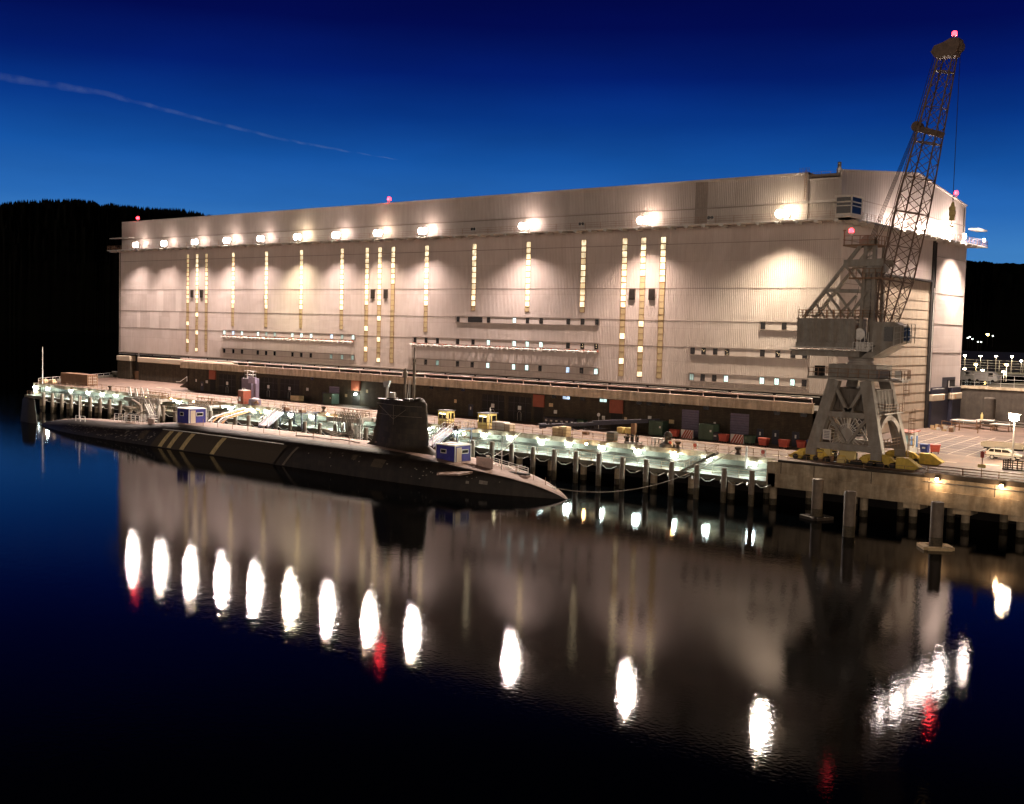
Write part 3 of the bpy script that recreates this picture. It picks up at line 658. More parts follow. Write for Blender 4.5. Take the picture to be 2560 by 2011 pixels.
o = dup(ep, (-71.8, 222.9, 40.7), rad(90), 'floodlight on the railed platform past the end wall corner')
l = pt('flood_point', (0, 0, 0), 2500, WARM, .4); l.parent = o; l.location = (0, -.5, .2)
# red aviation beacons
bp_ = None; DIMRED = emit('red_beacon_lens_weaker', (1, .03, .045), 11.0)
for loc, lb, wt in (((-269.5, 167, 47.3), 'red beacon on the roof edge at the far end of the hall', 900), ((-174.9, 167, 47.3), 'red beacon on the middle of the hall roof edge', 900),
                    ((-75, 216, 48.2), 'red beacon on the gable slope behind the crane hook', 900)):
    if bp_ is None:
        bp_ = o = thing('beacon', lb, 'beacon', (0, 0, 0), 'red warning beacons')
        MB().lathe((0, 0, 0), [(.3, 0), (.3, .08), (.1, .1), (.1, .4), (.25, .42), (.25, .5)], 12).build('stand', MT['galv'], o)
        MB().lathe((0, 0, .5), [(.38, 0), (.42, .3), (.34, .6), (.05, .75)], 12).build('lens', EM['red'], o)
    else:
        o = dup(bp_, (0, 0, 0), None, lb)
    o.location = loc
    if loc[0] != -174.9:
        for c_ in o.children:
            if c_.name.startswith('lens'): c_.material_slots[0].link = 'OBJECT'; c_.material_slots[0].material = DIMRED
    l = pt('beacon_glow', (0, 0, 0), wt * .6, (1, .05, .06), .2); l.parent = o; l.location = (0, -.6, .8)

# ------------------------------------------------------------------ the brick annex with its concrete parapet
ax0, ax1, ay = -226, -71.5, 153.0
annex = thing('annex', 'long low brick annex with a stained concrete parapet in front of the shed', 'building', (-150, 158, ZD))
b = MB(); b.box(ax0, ax1, ay, ay + .4, ZD, 10.9).box(ax0, ax0 + .4, ay, 164.5, ZD, 11).box(ax1 - .4, ax1, ay, 164.5, ZD, 11)
b.build('wall', MT['brick'], annex)
MB().box(ax0, ax1, 151.4, 165, 10.95, 11.2).build('roof', MT['conc_dk'], annex)
b = MB(); x = ax0
while x < ax1:
    x2 = min(x + 6.2, ax1 + .6); b.box(x, x2 - .03, 151.0, 151.4, 10.9, 12.28); x = x2
b.build('parapet', mat('pale_stained_parapet', (.64, .54, .42), .85, ns=.55, amt=.3, streak=.6, bump=.3, bs=6), annex)
b = MB(); b.box(ax0, ax1 + .6, 150.97, 151.42, 12.28, 12.36)
b.tube((ax0, 151.1, 13.0), (ax1 + .3, 151.1, 13.0), .11, 8)
x = ax0 + 1
while x < ax1: b.path([(x, 151.1, 13.0), (x + .35, 151.1, 12.95), (x + .45, 151.1, 12.3)], .07, 6); x += 5.9
b.box(ax0, -214, 151.6, 151.75, 12.7, 12.8).box(ax0, -214, 152.4, 152.55, 12.7, 12.8)
b.build('pipe_rail', mat('pale_pink_pipe', (.62, .47, .42), .4, ns=2, amt=.1), annex)
for x0, x1, z0, z1 in [(-217.4, -215, 8.65, 10.7), (-169.9, -167.4, 8.75, 10.75), (-123.4, -121, 8.5, 10.6), (-107.3, -104.7, 8.5, 10.7)]:
    MB().box(x0, x1, ay - .3, ay, z0, z1).build('red_shutter_box', MT['red'], annex, bev=.04)
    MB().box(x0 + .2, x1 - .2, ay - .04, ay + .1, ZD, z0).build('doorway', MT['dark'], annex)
for x0, x1 in [(-213.9, -207.7), (-206.4, -200.3), (-199.3, -193.2), (-192.3, -186.1), (-135.3, -130.1), (-129.1, -123.9)]:
    b = MB(); b.box(x0, x1, ay - .03, ay + .1, ZD, 10.0, 0)
    for k in range(3): xx = x0 + (x1 - x0) * (k + 1) / 4; b.box(xx - .03, xx + .03, ay - .06, ay - .03, ZD, 9.95, 1)
    for z in (7.4, 8.9): b.box(x0 + .05, x1 - .05, ay - .07, ay - .03, z, z + .05, 1)
    d = b.build('folding_door', [MT['dark'], MT['bin_dark']], annex)
    xc = (x0 + x1) / 2
    MB().box(xc - .35, xc + .35, ay - .1, ay - .07, 7.7, 8.4).build('notice', MT['white'], d)
    MB().path([(xc - .4, ay - .1, ZD), (xc - .4, ay - .1, 7.1), (xc - .2, ay - .1, 7.4), (xc + .2, ay - .1, 7.4), (xc + .4, ay - .1, 7.1), (xc + .4, ay - .1, ZD)], .03, 5).build('wicket_frame', MT['galv'], d)
for x0, x1, z1 in [(-93.6, -90.6, 9.85), (-85.1, -82.0, 9.9), (-176.6, -173.6, 9.0)]:
    b = MB(); z = ZD
    while z < z1 - .05: b.prism([(ay - .06, z), (ay - .12, z + .1), (ay - .05, z + .38)], 'x', x0, x1); z += .38
    b.build('roller_shutter', MT['purple'], annex)
for x0, x1, c in [(-117.1, -115.7, 'bl'), (-109.4, -108.1, 'cy')]:
    for a in (x0, (x0 + x1) / 2 + .06): MB().box(a, a + (x1 - x0) / 2 - .06, ay - .05, ay, 10.2, 10.66).build('lit_window', EM[c], annex)
for x in (-101.7, -99.8, -97.3, -95.6, -89.4, -77.5, -73.3, -148, -144, -140, -160, -182, -113, -119):
    MB().box(x - .5, x + .5, ay - .04, ay, 10.2, 10.75).build('high_window', MT['glass_dark'], annex)
for x in (-80.1, -77.6, -74.4, -220.3, -178.2, -138, -152):
    b = MB(); b.box(x - .55, x + .55, ay - .05, ay, ZD, 7.95, 0).box(x - .12, x + .12, ay - .08, ay - .05, 7.0, 7.5, 1); b.build('side_door', [MT['navy'], MT['white']], annex)
for x, z in [(-118.6, 7.9), (-108.6, 7.6), (-104.2, 7.7), (-119.6, 9.0), (-171.6, 7.6), (-218.5, 8.0), (-222.6, 8.1), (-141.8, 8.3), (-183.5, 8.2), (-165.5, 8.8), (-87.8, 8.1), (-95.5, 7.9), (-99.6, 8.2)]:
    wd = RND.uniform(.12, .45); MB().box(x - wd, x + wd, ay - .05, ay - .01, z - .3, z + .3).build('wall_notice', RND.choice((MT['white'], MT['timber'])), annex)
l = thing('wall_lamp', 'greenish white lamp on the annex wall left of the sail', 'lamp', (-168.2, 152.6, 8.2))
MB().box(-168.5, -167.9, 152.5, 152.95, 8.0, 8.3).build('housing', MT['galv'], l); MB().lathe((-168.2, 152.35, 8.1), [(.05, -.2), (.2, -.1), (.2, .1), (.05, .2)], 10).build('lens', EM['deck'], l)
pt('lamp_glow', (-168.2, 151.9, 8.1), 130, (.8, 1, .75), .15, l)
st = thing('access_stair', 'small dark stair with white handrail at the annex left end', 'stair', (-233, 159, ZD))
b = MB()
for k in range(6): b.box(-235 + k * .5, -234.5 + k * .5, 157, 158.4, ZD, ZD + .25 + k * .25)
b.box(-232, -226.1, 156.6, 163, ZD, ZD + 1.55); b.build('steps', MT['conc_dk'], st)
b = MB(); b.path([(-236.6, 157, 7.0), (-235, 157, 7.1), (-232.2, 157, 8.4), (-226.3, 156.8, 8.4)], .05, 6).bar((-232, 156.9, 7.3), (-232, 156.9, 8.4), .06).bar((-229, 156.9, 7.3), (-229, 156.9, 8.4), .06)
b.build('handrail', MT['white'], st)

# ------------------------------------------------------------------ jetty: piles, lamps under the deck edge, rails
def pile_mesh(b, r, z0, zt, tide, n=14):
    b.lathe((0, 0, 0), [(r, tide), (r, zt - .1), (r - .06, zt), (.0, zt + .02)], n, 0)
fpile = thing('fender_pile', 'round steel fender pile standing in the water before the lit walkway', 'pile', (0, 0, 0), 'fender piles along the jetty')
b = MB(); pile_mesh(b, .37, 0, 4.55, 1.5); b.build('shaft', MT['pile'], fpile, smooth=True)
MB().lathe((0, 0, 0), [(.375, -3), (.38, 1.0), (.373, 1.52)], 14).build('tidal_band', MT['pile_wet'], fpile, smooth=True)
b = MB()
for s in (-1, 1): b.path([(s * .5, .2, 2.9), (s * .9, .6, 2.45), (s * 1.3, 1.2, 2.4), (s * 1.7, 1.9, 2.75)], .07, 6)
b.build('chain', MT['galv'], fpile)
k = 0; x = -69.4
while x > -252.5:
    if k == 0: fpile.location = (x, 130.8, 0)
    else: dup(fpile, (x, 130.8 + RND.uniform(-.1, .1), RND.uniform(-.12, .08)), RND.uniform(-.1, .1))
    x -= 4.005; k += 1
sp_ = thing('support_pile', 'concrete support pile in the shade under the quay deck', 'pile', (0, 0, 0), 'support piles under the quay')
b = MB(); b.lathe((0, 0, 0), [(.48, .8), (.48, 2.6)], 12); b.build('shaft', MT['conc'], sp_, smooth=True)
MB().lathe((0, 0, 0), [(.487, -3), (.49, .5), (.487, .82)], 12).build('tidal_band', MT['pile_wet'], sp_, smooth=True)
x = -25.4; first = True
while x > -259:
    for y in (134.3, 138.6) if x > -80 else (134.3,):
        if first: sp_.location = (x, y, 0); first = False
        else: dup(sp_, (x + (3 if y > 136 else 0), y, 0))
    x -= 6.1
# three free-standing dolphins off the apron
for (x, y, zt, col), lb in zip([(-59.2, 128.2, 4.76, 1), (-51.3, 119.4, 5.02, 0), (-41.9, 119.8, 4.91, 1)],
        ('thick brown dolphin pile with a floating collar below the crane left leg', 'thick bare dolphin pile standing between two collared piles', 'thick dolphin pile with a broken pale floating collar')):
    t = thing('dolphin_pile', lb, 'pile', (x, y, 0), 'dolphin piles off the apron')
    b = MB(); b.lathe((x, y, 0), [(.66, 1.2), (.66, zt - .1), (.6, zt), (.0, zt + .03)], 20); b.build('shaft', MT['pile'], t, smooth=True)
    MB().lathe((x, y, 0), [(.667, -3), (.675, .9), (.664, 1.22)], 20).build('tidal_band', MT['pile_wet'], t, smooth=True)
    if col:
        b = MB(); r = 1.75; a0 = rad(20 if x < -50 else -8)
        for k in range(4):
            a1, a2 = a0 + k * math.pi / 2, a0 + (k + 1) * math.pi / 2
            p = Vector((x + r * math.cos(a1), y + r * math.sin(a1), .16)); q = Vector((x + r * math.cos(a2), y + r * math.sin(a2), .16)); b.bar(p, q, .7, .34)
        b.build('floating_collar', MT['timber'] if x > -50 else MT['conc_dk'], t)
# bulkhead lamps under the deck edge
UL = [(-262.7, 1), (-256.6, 1), (-246.2, 1.2), (-238.6, 1.3), (-232.7, 1), (-227.1, .9), (-203.2, .5), (-185.6, .9), (-178.5, 1.5), (-174.3, .4), (-167.2, .5), (-161.2, 1),
      (-155.2, 1.5), (-148.8, .6), (-131.7, .7), (-125.2, .5), (-119.2, 1.3), (-113.8, 1.3), (-107.6, 1.4), (-102.4, 1.2), (-96.3, 1.3), (-90.0, 1.2), (-83.9, 1.2), (-78.6, 1.2), (-71.8, 1.3)]
bl = None
for i, (x, p) in enumerate(UL):
    if bl is None:
        o = bl = thing('bulkhead_lamp', 'white lamp under the quay deck edge lighting the walkway', 'lamp', (0, 0, 0), 'lamps under the deck edge')
        MB().box(-.5, .5, -.05, .3, .16, .28).build('housing', MT['galv'], o)
        MB().box(-.45, .45, -.1, .25, -.18, .16).build('lens', EM['deck'], o)
    else: o = dup(bl, (0, 0, 0))
    o.location = (x, 135.35, 4.85)
    c = GREENW if i % 3 else (.74, .95, 1)
    l = pt('lamp_glow', (0, 0, 0), 56 * p, c, .18); l.parent = o; l.location = (0, 1.1, -.25)
bo = None
for x, z in [(-214.1, 5.5), (-205.2, 5.43), (-197.3, 5.41), (-156.3, 5.6), (-123.1, 4.75), (-98.8, 5.2), (-83.6, 5.3)]:
    if bo is None:
        o = bo = thing('orange_lamp', 'small orange lamp on the jetty edge', 'lamp', (0, 0, 0), 'orange lamps on the jetty edge')
        MB().box(-.2, .2, -.02, .25, -.05, .3).build('housing', MT['galv'], o); MB().lathe((0, -.12, .1), [(.02, -.18), (.17, -.08), (.17, .08), (.02, .18)], 10).build('lens', EM['sod'], o)
    else: o = dup(bo, (0, 0, 0))
    o.location = (x, 135.1, z - .1)
    l = pt('lamp_glow', (0, 0, 0), 110, ORANGE, .12); l.parent = o; l.location = (0, -.35, .1)
for x, lb in ((-46.6, 'warm lamp on the apron face below the yard railing corner'), (-39.4, 'bright warm lamp on the apron face near the right edge')):
    o = dup(bo, (x, 132.6, 5.6), None, lb, 'lamps on the apron face'); l = pt('lamp_glow', (0, 0, 0), 260, (1, .68, .42), .12); l.parent = o; l.location = (0, -.45, -.05)
# rails of the walkway and the deck
tag(MB().rails([(-262, 133.2, 3.1), (-68.6, 133.2, 3.1)], 1.05, 2.0, .022, 3).build('walkway_railing', MT['rail']), 'thin three bar railing along the lit lower walkway', 'railing')
tag(MB().rails([(-262, 135.9, ZD), (-83, 135.9, ZD), (-68.4, 135.9, ZD), (-66.2, 134.2, ZD)], 1.05, 1.9, .024, 2).build('deck_railing', MT['rail']), 'thin rusty railing along the top deck edge of the jetty', 'railing')
tag(MB().rails([(-66, 133.8, 5.75), (-48.4, 133.8, 5.75)], 1.0, 2.4, .02, 2).build('apron_railing', MT['rail']), 'light wire railing before the yellow crane bogies', 'railing')
tag(MB().rails([(-48.2, 134.0, 5.8), (-20, 134.0, 5.8)], 1.25, 4.2, .045, 4).build('yard_railing', MT['rail']), 'four bar rusty railing at the bright yard edge on the right', 'railing')
b = MB()
for z in (4.3, 4.12): b.tube((-262, 135.6, z), (-68.5, 135.6, z), .075, 6)
b.box(-262, -68.5, 135.5, 135.75, 4.02, 4.06)
tag(b.build('pipe_run', MT['conc_dk']), 'dark pipes running along below the lamps of the jetty', 'pipe')
tag(MB().tube((-48, 132.85, 5.3), (40, 132.85, 5.3), .06, 6).build('cable_run', MT['galv']), 'cable fixed along the apron face on the right', 'cable')
# stair from deck down to walkway
t = thing('quay_stair', 'steel stair slanting from the deck down to the lit walkway', 'stair', (-79.5, 134.5, 3.1))
b = MB(); p0, p1 = Vector((-76.6, 134.3, 5.9)), Vector((-81.4, 133.6, 3.1))
for s in (-.45, .45): b.bar(p0 + Vector((0, s, 0)), p1 + Vector((0, s, 0)), .08, .28)
b.build('stringer', MT['conc_lt'], t)
b = MB()
for k in range(12): q = p0.lerp(p1, (k + .5) / 12); b.box(q.x - .18, q.x + .18, q.y - .45, q.y + .45, q.z - .03, q.z + .03)
b.build('tread', MT['galv'], t)
b = MB()
for s in (-.45, .45):
    for h in (.55, 1.05): b.bar(p0 + Vector((0, s, h)), p1 + Vector((0, s, h)), .05)
    for k in range(5): q = p0.lerp(p1, k / 4) + Vector((0, s, 0)); b.bar(q, q + Vector((0, 0, 1.05)), .05)
b.build('handrail', MT['rail'], t)
# bollards and signs on the deck edge
bo_ = None
for x, lb in ((-84.0, 'dark flared bollard beside two safety signs'), (-74.6, 'dark mooring bollard holding the bow rope'), (-159, 'dark bollard right of the far gangway'), (-231, 'dark bollard near the container'),
              (-92.6, 'dark bollard right of the small engine')):
    if bo_ is None:
        o = bo_ = thing('bollard', lb, 'bollard', (0, 0, 0), 'bollards on the deck edge')
        MB().lathe((0, 0, 0), [(.42, 0), (.4, .1), (.24, .2), (.22, .55), (.42, .75), (.45, .95), (.3, 1.05), (.02, 1.08)], 14).build('post', MT['conc_dk'], o, smooth=True)
    else: o = dup(bo_, (0, 0, 0), None, lb)
    o.location = (x, 136.4, ZD)
for x, lb in ((-84.9, 'small white and red safety sign left of the flared bollard'), (-80.9, 'small white and red safety sign at the head of the quay stair'), (-70.6, 'small white and red safety sign near the crane')):
    t = thing('safety_sign', lb, 'sign', (x, 135.85, 6.1)); MB().box(x - .38, x + .38, 135.82, 135.86, 6.0, 6.85).build('plate', MT['white'], t)
    b = MB(); b.lathe((0, 0, 0), [(.22, 0), (.28, 0), (.28, .01), (.22, .01)], 20)
    b.v = [(x + vx, 135.81 - vz, 6.5 + vy) for vx, vy, vz in b.v]; b.bar((x - .18, 135.81, 6.66), (x + .18, 135.81, 6.34), .05, .02); b.box(x - .25, x + .25, 135.805, 135.82, 6.06, 6.14); b.build('red_ring', MT['bin_red'], t)

# ------------------------------------------------------------------ the submarine
sub = thing('submarine', 'long black submarine moored along the jetty with a tall dark sail', 'submarine', (-155, 116, 0))
TAB = [(-221.5, .02, .02, .01, .02), (-219.5, .7, .4, .12, .42), (-216, 1.9, 1.1, .35, 1.05), (-212, 3.0, 1.9, .6, 1.65), (-206, 4.3, 2.9, .9, 2.25), (-200, 5.1, 3.7, 1.2, 2.5), (-194, 5.5, 4.2, 1.5, 2.65),
       (-187, 5.7, 4.5, 1.8, 2.8), (-182, 5.75, 4.6, 2.1, 3.0), (-177, 5.75, 4.8, 2.4, 3.5), (-172, 5.75, 5.0, 2.6, 3.98), (-166, 5.75, 5.05, 2.7, 4.15), (-140, 5.75, 5.05, 2.75, 4.2), (-120, 5.7, 5.0, 2.75, 4.12),
       (-114, 5.6, 4.9, 2.9, 3.95), (-109, 5.4, 4.8, 3.4, 3.55), (-104, 5.0, 4.5, 3.6, 3.15), (-100, 4.3, 3.95, 3.3, 2.8), (-96, 3.2, 2.8, 2.3, 2.25), (-93, 2.1, 1.85, 1.5, 1.7), (-90.5, 1.05, .92, .75, 1.0), (-89.2, .42, .38, .3, .45), (-88.5, .04, .03, .02, .06)]
def axis(x): return 115.2 + (x + 221) * .0136
def prof_at(x):
    for a, c in zip(TAB, TAB[1:]):
        if a[0] <= x <= c[0]:
            f = (x - a[0]) / (c[0] - a[0]); return [a[i] + (c[i] - a[i]) * f for i in range(1, 5)]
    return list(TAB[-1][1:])
def sect(x):
    bw, sh, dk, h = prof_at(x); y0 = axis(x)
    half = [(bw * 1.04, -2.2), (bw * 1.03, -.8), (bw, 0), (bw * .985, h * .22), (sh + (bw - sh) * .55, h * .5), (sh, h * .72), ((sh + dk) / 2 + .2, h * .9), (dk + .25, h * .975), (dk, h), (dk * .5, h + .03), (0, h + .05)]
    ring = [(x, y0 - y, z) for y, z in half] + [(x, y0 + y, z) for y, z in half[-2::-1]]
    return ring
xs = []
for a, c in zip(TAB, TAB[1:]):
    n = max(1, int((c[0] - a[0]) / 1.6)); xs += [a[0] + (c[0] - a[0]) * k / n for k in range(n)]
xs.append(TAB[-1][0])
b = MB(); rings = []
for x in xs:
    rings.append(len(b.v)); b.v += sect(x)
L_ = 21
for r0, r1 in zip(rings, rings[1:]):
    for k in range(L_ - 1): b.f.append((r0 + k, r0 + k + 1, r1 + k + 1, r1 + k)); b.m.append(1 if 7 <= k <= 12 else 0)
HULL = b
# flank panel with four worn stripes
def side(x, f, out=.06):      # point on near side, f 0 waterline .. 1 shoulder
    bw, sh, dk, h = prof_at(x); z = .12 + f * (h * .74 - .12)
    pts = [(bw, 0), (bw * .985, h * .22), (sh + (bw - sh) * .55, h * .5), (sh, h * .72), ((sh + dk) / 2 + .2, h * .9)]
    for (ya, za), (yc, zc) in zip(pts, pts[1:]):
        if za <= z <= zc: y = ya + (yc - ya) * (z - za) / (zc - za); break
    return Vector((x, axis(x) - y - out, z))
def strip(b, xa, xb, f0, f1, lean=2.2, out=.06, m=0, n=6):
    L = max(1, int((xb - xa) / 2))
    for i in range(L):
        for j in range(n):
            g0 = f0 + (f1 - f0) * j / n; g1 = f0 + (f1 - f0) * (j + 1) / n
            u0 = xa + (xb - xa) * i / L; u1 = xa + (xb - xa) * (i + 1) / L
            b.face([side(u0 + lean * g0, g0, out), side(u1 + lean * g0, g0, out), side(u1 + lean * g1, g1, out), side(u0 + lean * g1, g1, out)], m)
b = MB(); strip(b, -173.4, -140.3, 0.0, 1.0, 2.6, .10)
for x in (-173.4, -140.3): strip(b, x - .12, x + .12, 0, 1.0, 2.6, .2, 1)
pnl = b.build('flank_panel', [MT['panel'], MT['hull']], sub)
MB().path([side(x, 1.02, .14) + Vector((0, 0, .05)) for x in range(-171, -137, 2)], .07, 6).build('panel_rail', MT['white'], pnl)
for x in (-171.2, -168.6, -165.0, -156.6):
    b = MB(); strip(b, x, x + 1.15, .02, .98, 2.6, .125); b.build('stripe', MT['stripe'], pnl)
b = MB(); strip(b, -138.3, -137.8, 0, 1.0, 2.6, .12); b.build('pale_draught_mark', mat('faded_grey_mark', (.16, .13, .105), .7, amt=.3), sub)
PM = mat('brown_patch', (.075, .055, .035), .7, amt=.4)
for a in ((-178.6, -176.6, .35, .95, 2.0, .03), (-119.8, -117.5, .55, .95, 1, .03), (-124.3, -123.3, .75, 1, 1, .03)):
    b = MB(); strip(b, *a); b.build('hull_patch', PM, sub)
b = HULL      # chafe marks near the stern, worn spots forward: part of the hull's own skin
for k in range(110):
    x = RND.uniform(-208, -176); f = RND.uniform(.15, .95); strip(b, x, x + RND.uniform(.15, .5), f, min(1, f + RND.uniform(.02, .10)), 5, .02, 2, 1)
for k in range(26):
    x = RND.uniform(-134, -98); f = RND.uniform(.2, .95); strip(b, x, x + RND.uniform(.1, .3), f, min(1, f + .05), 1, .02, 2, 1)
strip(b, -101.9, -101.4, .45, .62, .0, .03, 2); strip(b, -99.9, -98.7, .55, .8, 0, .03, 2)
b.build('hull', [MT['hull'], MT['hulldeck'], mat('pale_chafe', (.24, .21, .18), .6, amt=.4)], sub, smooth=True)
# the sail
def sail_sec(xa, xf, hw, z, n=18):
    pts = []; L = xf - xa
    for k in range(n):
        t = k / (n - 1); xx = xf - L * (1 - math.cos(math.pi * t)) / 2; u = (xf - xx) / L
        y = hw * min(1, math.sqrt(max(0, u / .28)) if u < .28 else 1) * (1 if u < .45 else max(.22, 1 - ((u - .45) / .55) ** 1.7))
        pts.append((xx + .8 - 1.2 * (1 - u), y))
    ya = 116.35
    return [(x, ya - y, z) for x, y in pts] + [(x, ya + y, z) for x, y in pts[::-1]]
b = MB(); R0 = []
for xa, xf, hw, z in [(-127.5, -109.6, 2.3, 3.7), (-126.2, -111.2, 1.75, 4.15), (-124.9, -112.5, 1.5, 4.9), (-124.4, -112.75, 1.45, 7.5), (-123.9, -113.0, 1.4, 9.8), (-123.6, -113.1, 1.36, 10.75), (-123.3, -113.4, 1.2, 11.05)]:
    R0.append(len(b.v)); b.v += sail_sec(xa, xf, hw, z)
n = 36
for r0, r1 in zip(R0, R0[1:]):
    for k in range(n): b.f.append((r0 + k, r0 + (k + 1) % n, r1 + (k + 1) % n, r1 + k)); b.m.append(0)
b.f.append(tuple(R0[-1] + k for k in range(n))); b.m.append(0)
def sailmat():
    m = mat('sail_tiles', (.052, .036, .021), .6, ns=.8, amt=.5, streak=.5); t = m.node_tree; L = t.links.new; bs = t.nodes['Principled BSDF']
    src = bs.inputs['Base Color'].links[0].from_socket; tc = [q for q in t.nodes if q.type == 'TEX_COORD'][0]
    mp = N(t, 'ShaderNodeMapping'); mp.inputs['Rotation'].default_value = (rad(90), 0, 0); L(tc.outputs['Object'], mp.inputs[0])
    br = N(t, 'ShaderNodeTexBrick'); br.inputs['Color1'].default_value = (1, 1, 1, 1); br.inputs['Color2'].default_value = (.40, .36, .30, 1); br.inputs['Mortar'].default_value = (.35, .3, .25, 1)
    br.inputs['Scale'].default_value = 1; br.inputs['Brick Width'].default_value = .9; br.inputs['Row Height'].default_value = .8; br.inputs['Mortar Size'].default_value = .02; L(mp.outputs[0], br.inputs['Vector'])
    mm = N(t, 'ShaderNodeMix', data_type='RGBA', blend_type='MULTIPLY'); mm.inputs[0].default_value = 1; L(src, mm.inputs[6]); L(br.outputs[0], mm.inputs[7]); L(mm.outputs[2], bs.inputs['Base Color'])
    return m
sail = b.build('sail', sailmat(), sub, smooth=True)
b = MB()
b.lathe((-115.0, 116.35, 10.2), [(.95, 0), (.95, .8), (.75, 1.2), (.3, 1.4), (.02, 1.45)], 16); b.box(-117.6, -116, 115.7, 117, 10.9, 11.4).box(-121, -119.6, 115.8, 116.9, 10.9, 11.3)
b.box(-122.6, -118, 115.3, 117.4, 11.0, 11.12); b.build('bridge_fairing', MT['hull'], sail, smooth=True)
def mast(name, x, r, z1, head):
    b = MB(); b.tube((x, 116.3, 10.8), (x, 116.3, z1), r, 10)
    if head == 'flag': b.prism([(x - .5, z1 - .1), (x + .3, z1 - .1), (x + .6, z1 + .9), (x - .7, z1 + .7)], 'y', 116.1, 116.5)
    if head == 'opt': b.tube((x, 116.3, z1), (x, 116.3, z1 + .9), r * 1.8, 10).tube((x, 116.3, z1 + .9), (x, 116.3, z1 + 1.4), r * 1.2, 10, .04)
    if head == 'tall': b.tube((x + .02, 116.3, z1), (x + .02, 116.3, z1 + 2.1), r * .45, 8)
    b.build(name, MT['galv'] if head == 'flag' else MT['pile'], sail)
mast('mast', -121.5, .2, 12.9, 'flag'); mast('mast', -117.8, .2, 14.4, 'opt'); mast('mast', -116.0, .21, 16.7, 'tall')
MB().tube((-120.4, 116.3, 11), (-120.4, 116.3, 12.1), .5, 10).build('mast_cover', MT['steel_lt'], sail)
MB().path([(-117, 116, 11), (-116.5, 115.8, 14), (-116.3, 115.8, 14.2), (-116.2, 115.7, 11)], .05, 6).build('ladder_hoop', MT['white'], sail)
b = MB()
for z in (8.9, 10.4): b.path([(x, y - .12 if y < 116.35 else y + .12, z) for x, y, _ in sail_sec(-124, -113, 1.42, z)[2:18]], .03, 5)
for a, c in (((-121.5, 114.8, 10.2), (-118.5, 114.75, 8.4)), ((-116, 114.78, 9.9), (-118.5, 114.75, 8.4)), ((-118.5, 114.75, 10.4), (-118.5, 114.75, 7.6))): b.bar(a, c, .05)
b.build('rope_harness', MT['rope'], sail)
# rudder, planes
b = MB(); rs = []
for z, xa, xf, hw in [(-2, -230.0, -222.8, .5), (0, -229.9, -223.1, .5), (2.5, -229.4, -223.6, .46), (4.6, -229.0, -224.0, .4), (5.0, -228.5, -224.5, .3), (5.15, -227.8, -225.2, .12)]:
    rs.append(len(b.v)); b.v += [(xf, 115.4, z), (xf - .7, 115.4 - hw, z), ((xa + xf) / 2, 115.4 - hw * .95, z), (xa, 115.36, z), (xa, 115.44, z), ((xa + xf) / 2, 115.4 + hw * .95, z), (xf - .7, 115.4 + hw, z)]
for r0, r1 in zip(rs, rs[1:]):
    for k in range(7): b.f.append((r0 + k, r0 + (k + 1) % 7, r1 + (k + 1) % 7, r1 + k)); b.m.append(0)
b.f.append(tuple(rs[-1] + k for k in range(7))); b.m.append(0)
b.build('rudder', MT['hull'], sub, smooth=True)
for s in (-1, 1):
    b = MB(); y0 = axis(-104); yr = y0 + s * 3.9; yt = y0 + s * 7.0
    b.hexa([(-107.9, yr, 2.0), (-101.2, yr, 2.35), (-101.0, yt, 2.35), (-105.0, yt, 2.05), (-107.6, yr, 2.15), (-101.2, yr, 2.72), (-101.0, yt, 2.60), (-104.8, yt, 2.15)])
    b.build('bow_plane', MT['hulldeck'], sub, bev=.04)
# deck furniture
b = MB(); hz = lambda x: prof_at(x)[3]
for x in range(-163, -126, 4): MB().bar((x, axis(x) - 2.5, hz(x)), (x, axis(x) - 2.5, hz(x) + 1.1), .06).build('stanchion', MT['rail'], sub)
for x in (-97, -94, -92): MB().bar((x, axis(x), hz(x)), (x, axis(x), hz(x) + 1.1), .06).build('stanchion', MT['rail'], sub)
b = MB(); b.rails([(-193, 114.9, 2.75), (-182, 115.0, 2.95), (-182, 117, 2.95), (-193, 117, 2.75)], 1.4, 1.4, .045, 3); b.build('deck_railing', MT['white'], sub); b = MB()
b.rails([(-203.5, 113.0, 1.9), (-199.4, 112.6, 2.0)], 1.2, 2, .05, 2); b.bar((-203.5, 113, 1.9), (-203.5, 111.5, 1.0), .08).bar((-199.4, 112.6, 2), (-199.4, 111.2, 1.0), .08); b.build('side_ladder', MT['white'], sub); b = MB()
b.rails([(-103, 118.4, 3.0), (-96, 118.2, 2.15)], 1.1, 1.7, .03, 4); b.bar((-101, 119, 3.1), (-90.4, 117.2, 1.1), .12)
b.build('deck_railing', MT['white'], sub)
MB().tube((-99.6, 116.9, 2.75), (-99.6, 116.9, 7.2), .09, 8, .06).build('jackstaff', MT['white'], sub); MB().tube((-206.5, 115.4, 2.2), (-206.5, 115.4, 6.8), .09, 8).build('jackstaff', MT['white'], sub)
NB = mat('pink_grey_board', (.62, .45, .4), .5)
MB().box(-103.2, -100.2, 115.75, 115.85, 2.75, 4.3).build('notice_board', NB, sub); MB().box(-179.9, -178, 113.6, 113.7, 3.2, 4.2).build('notice_board', NB, sub)
b = MB(); b.box(-105.2, -102.9, 114.9, 115.2, 3.2, 3.34).box(-98.4, -95.2, 116.9, 117.7, 2.3, 2.62, 1).box(-96, -94.8, 116.4, 117.3, 2.2, 2.4).lathe((-103.6, 115.4, 3.1), [(.22, 0), (.22, .25), (.12, .3)], 10).lathe((-102.7, 115.2, 3.0), [(.22, 0), (.22, .25), (.12, .3)], 10)
b.lathe((-123, 116.6, 4.15), [(.9, 0), (.9, .5), (.4, .75), (.05, .8)], 12).lathe((-108.2, 118, 3.4), [(.3, 0), (.3, .3), (.1, .35)], 8)
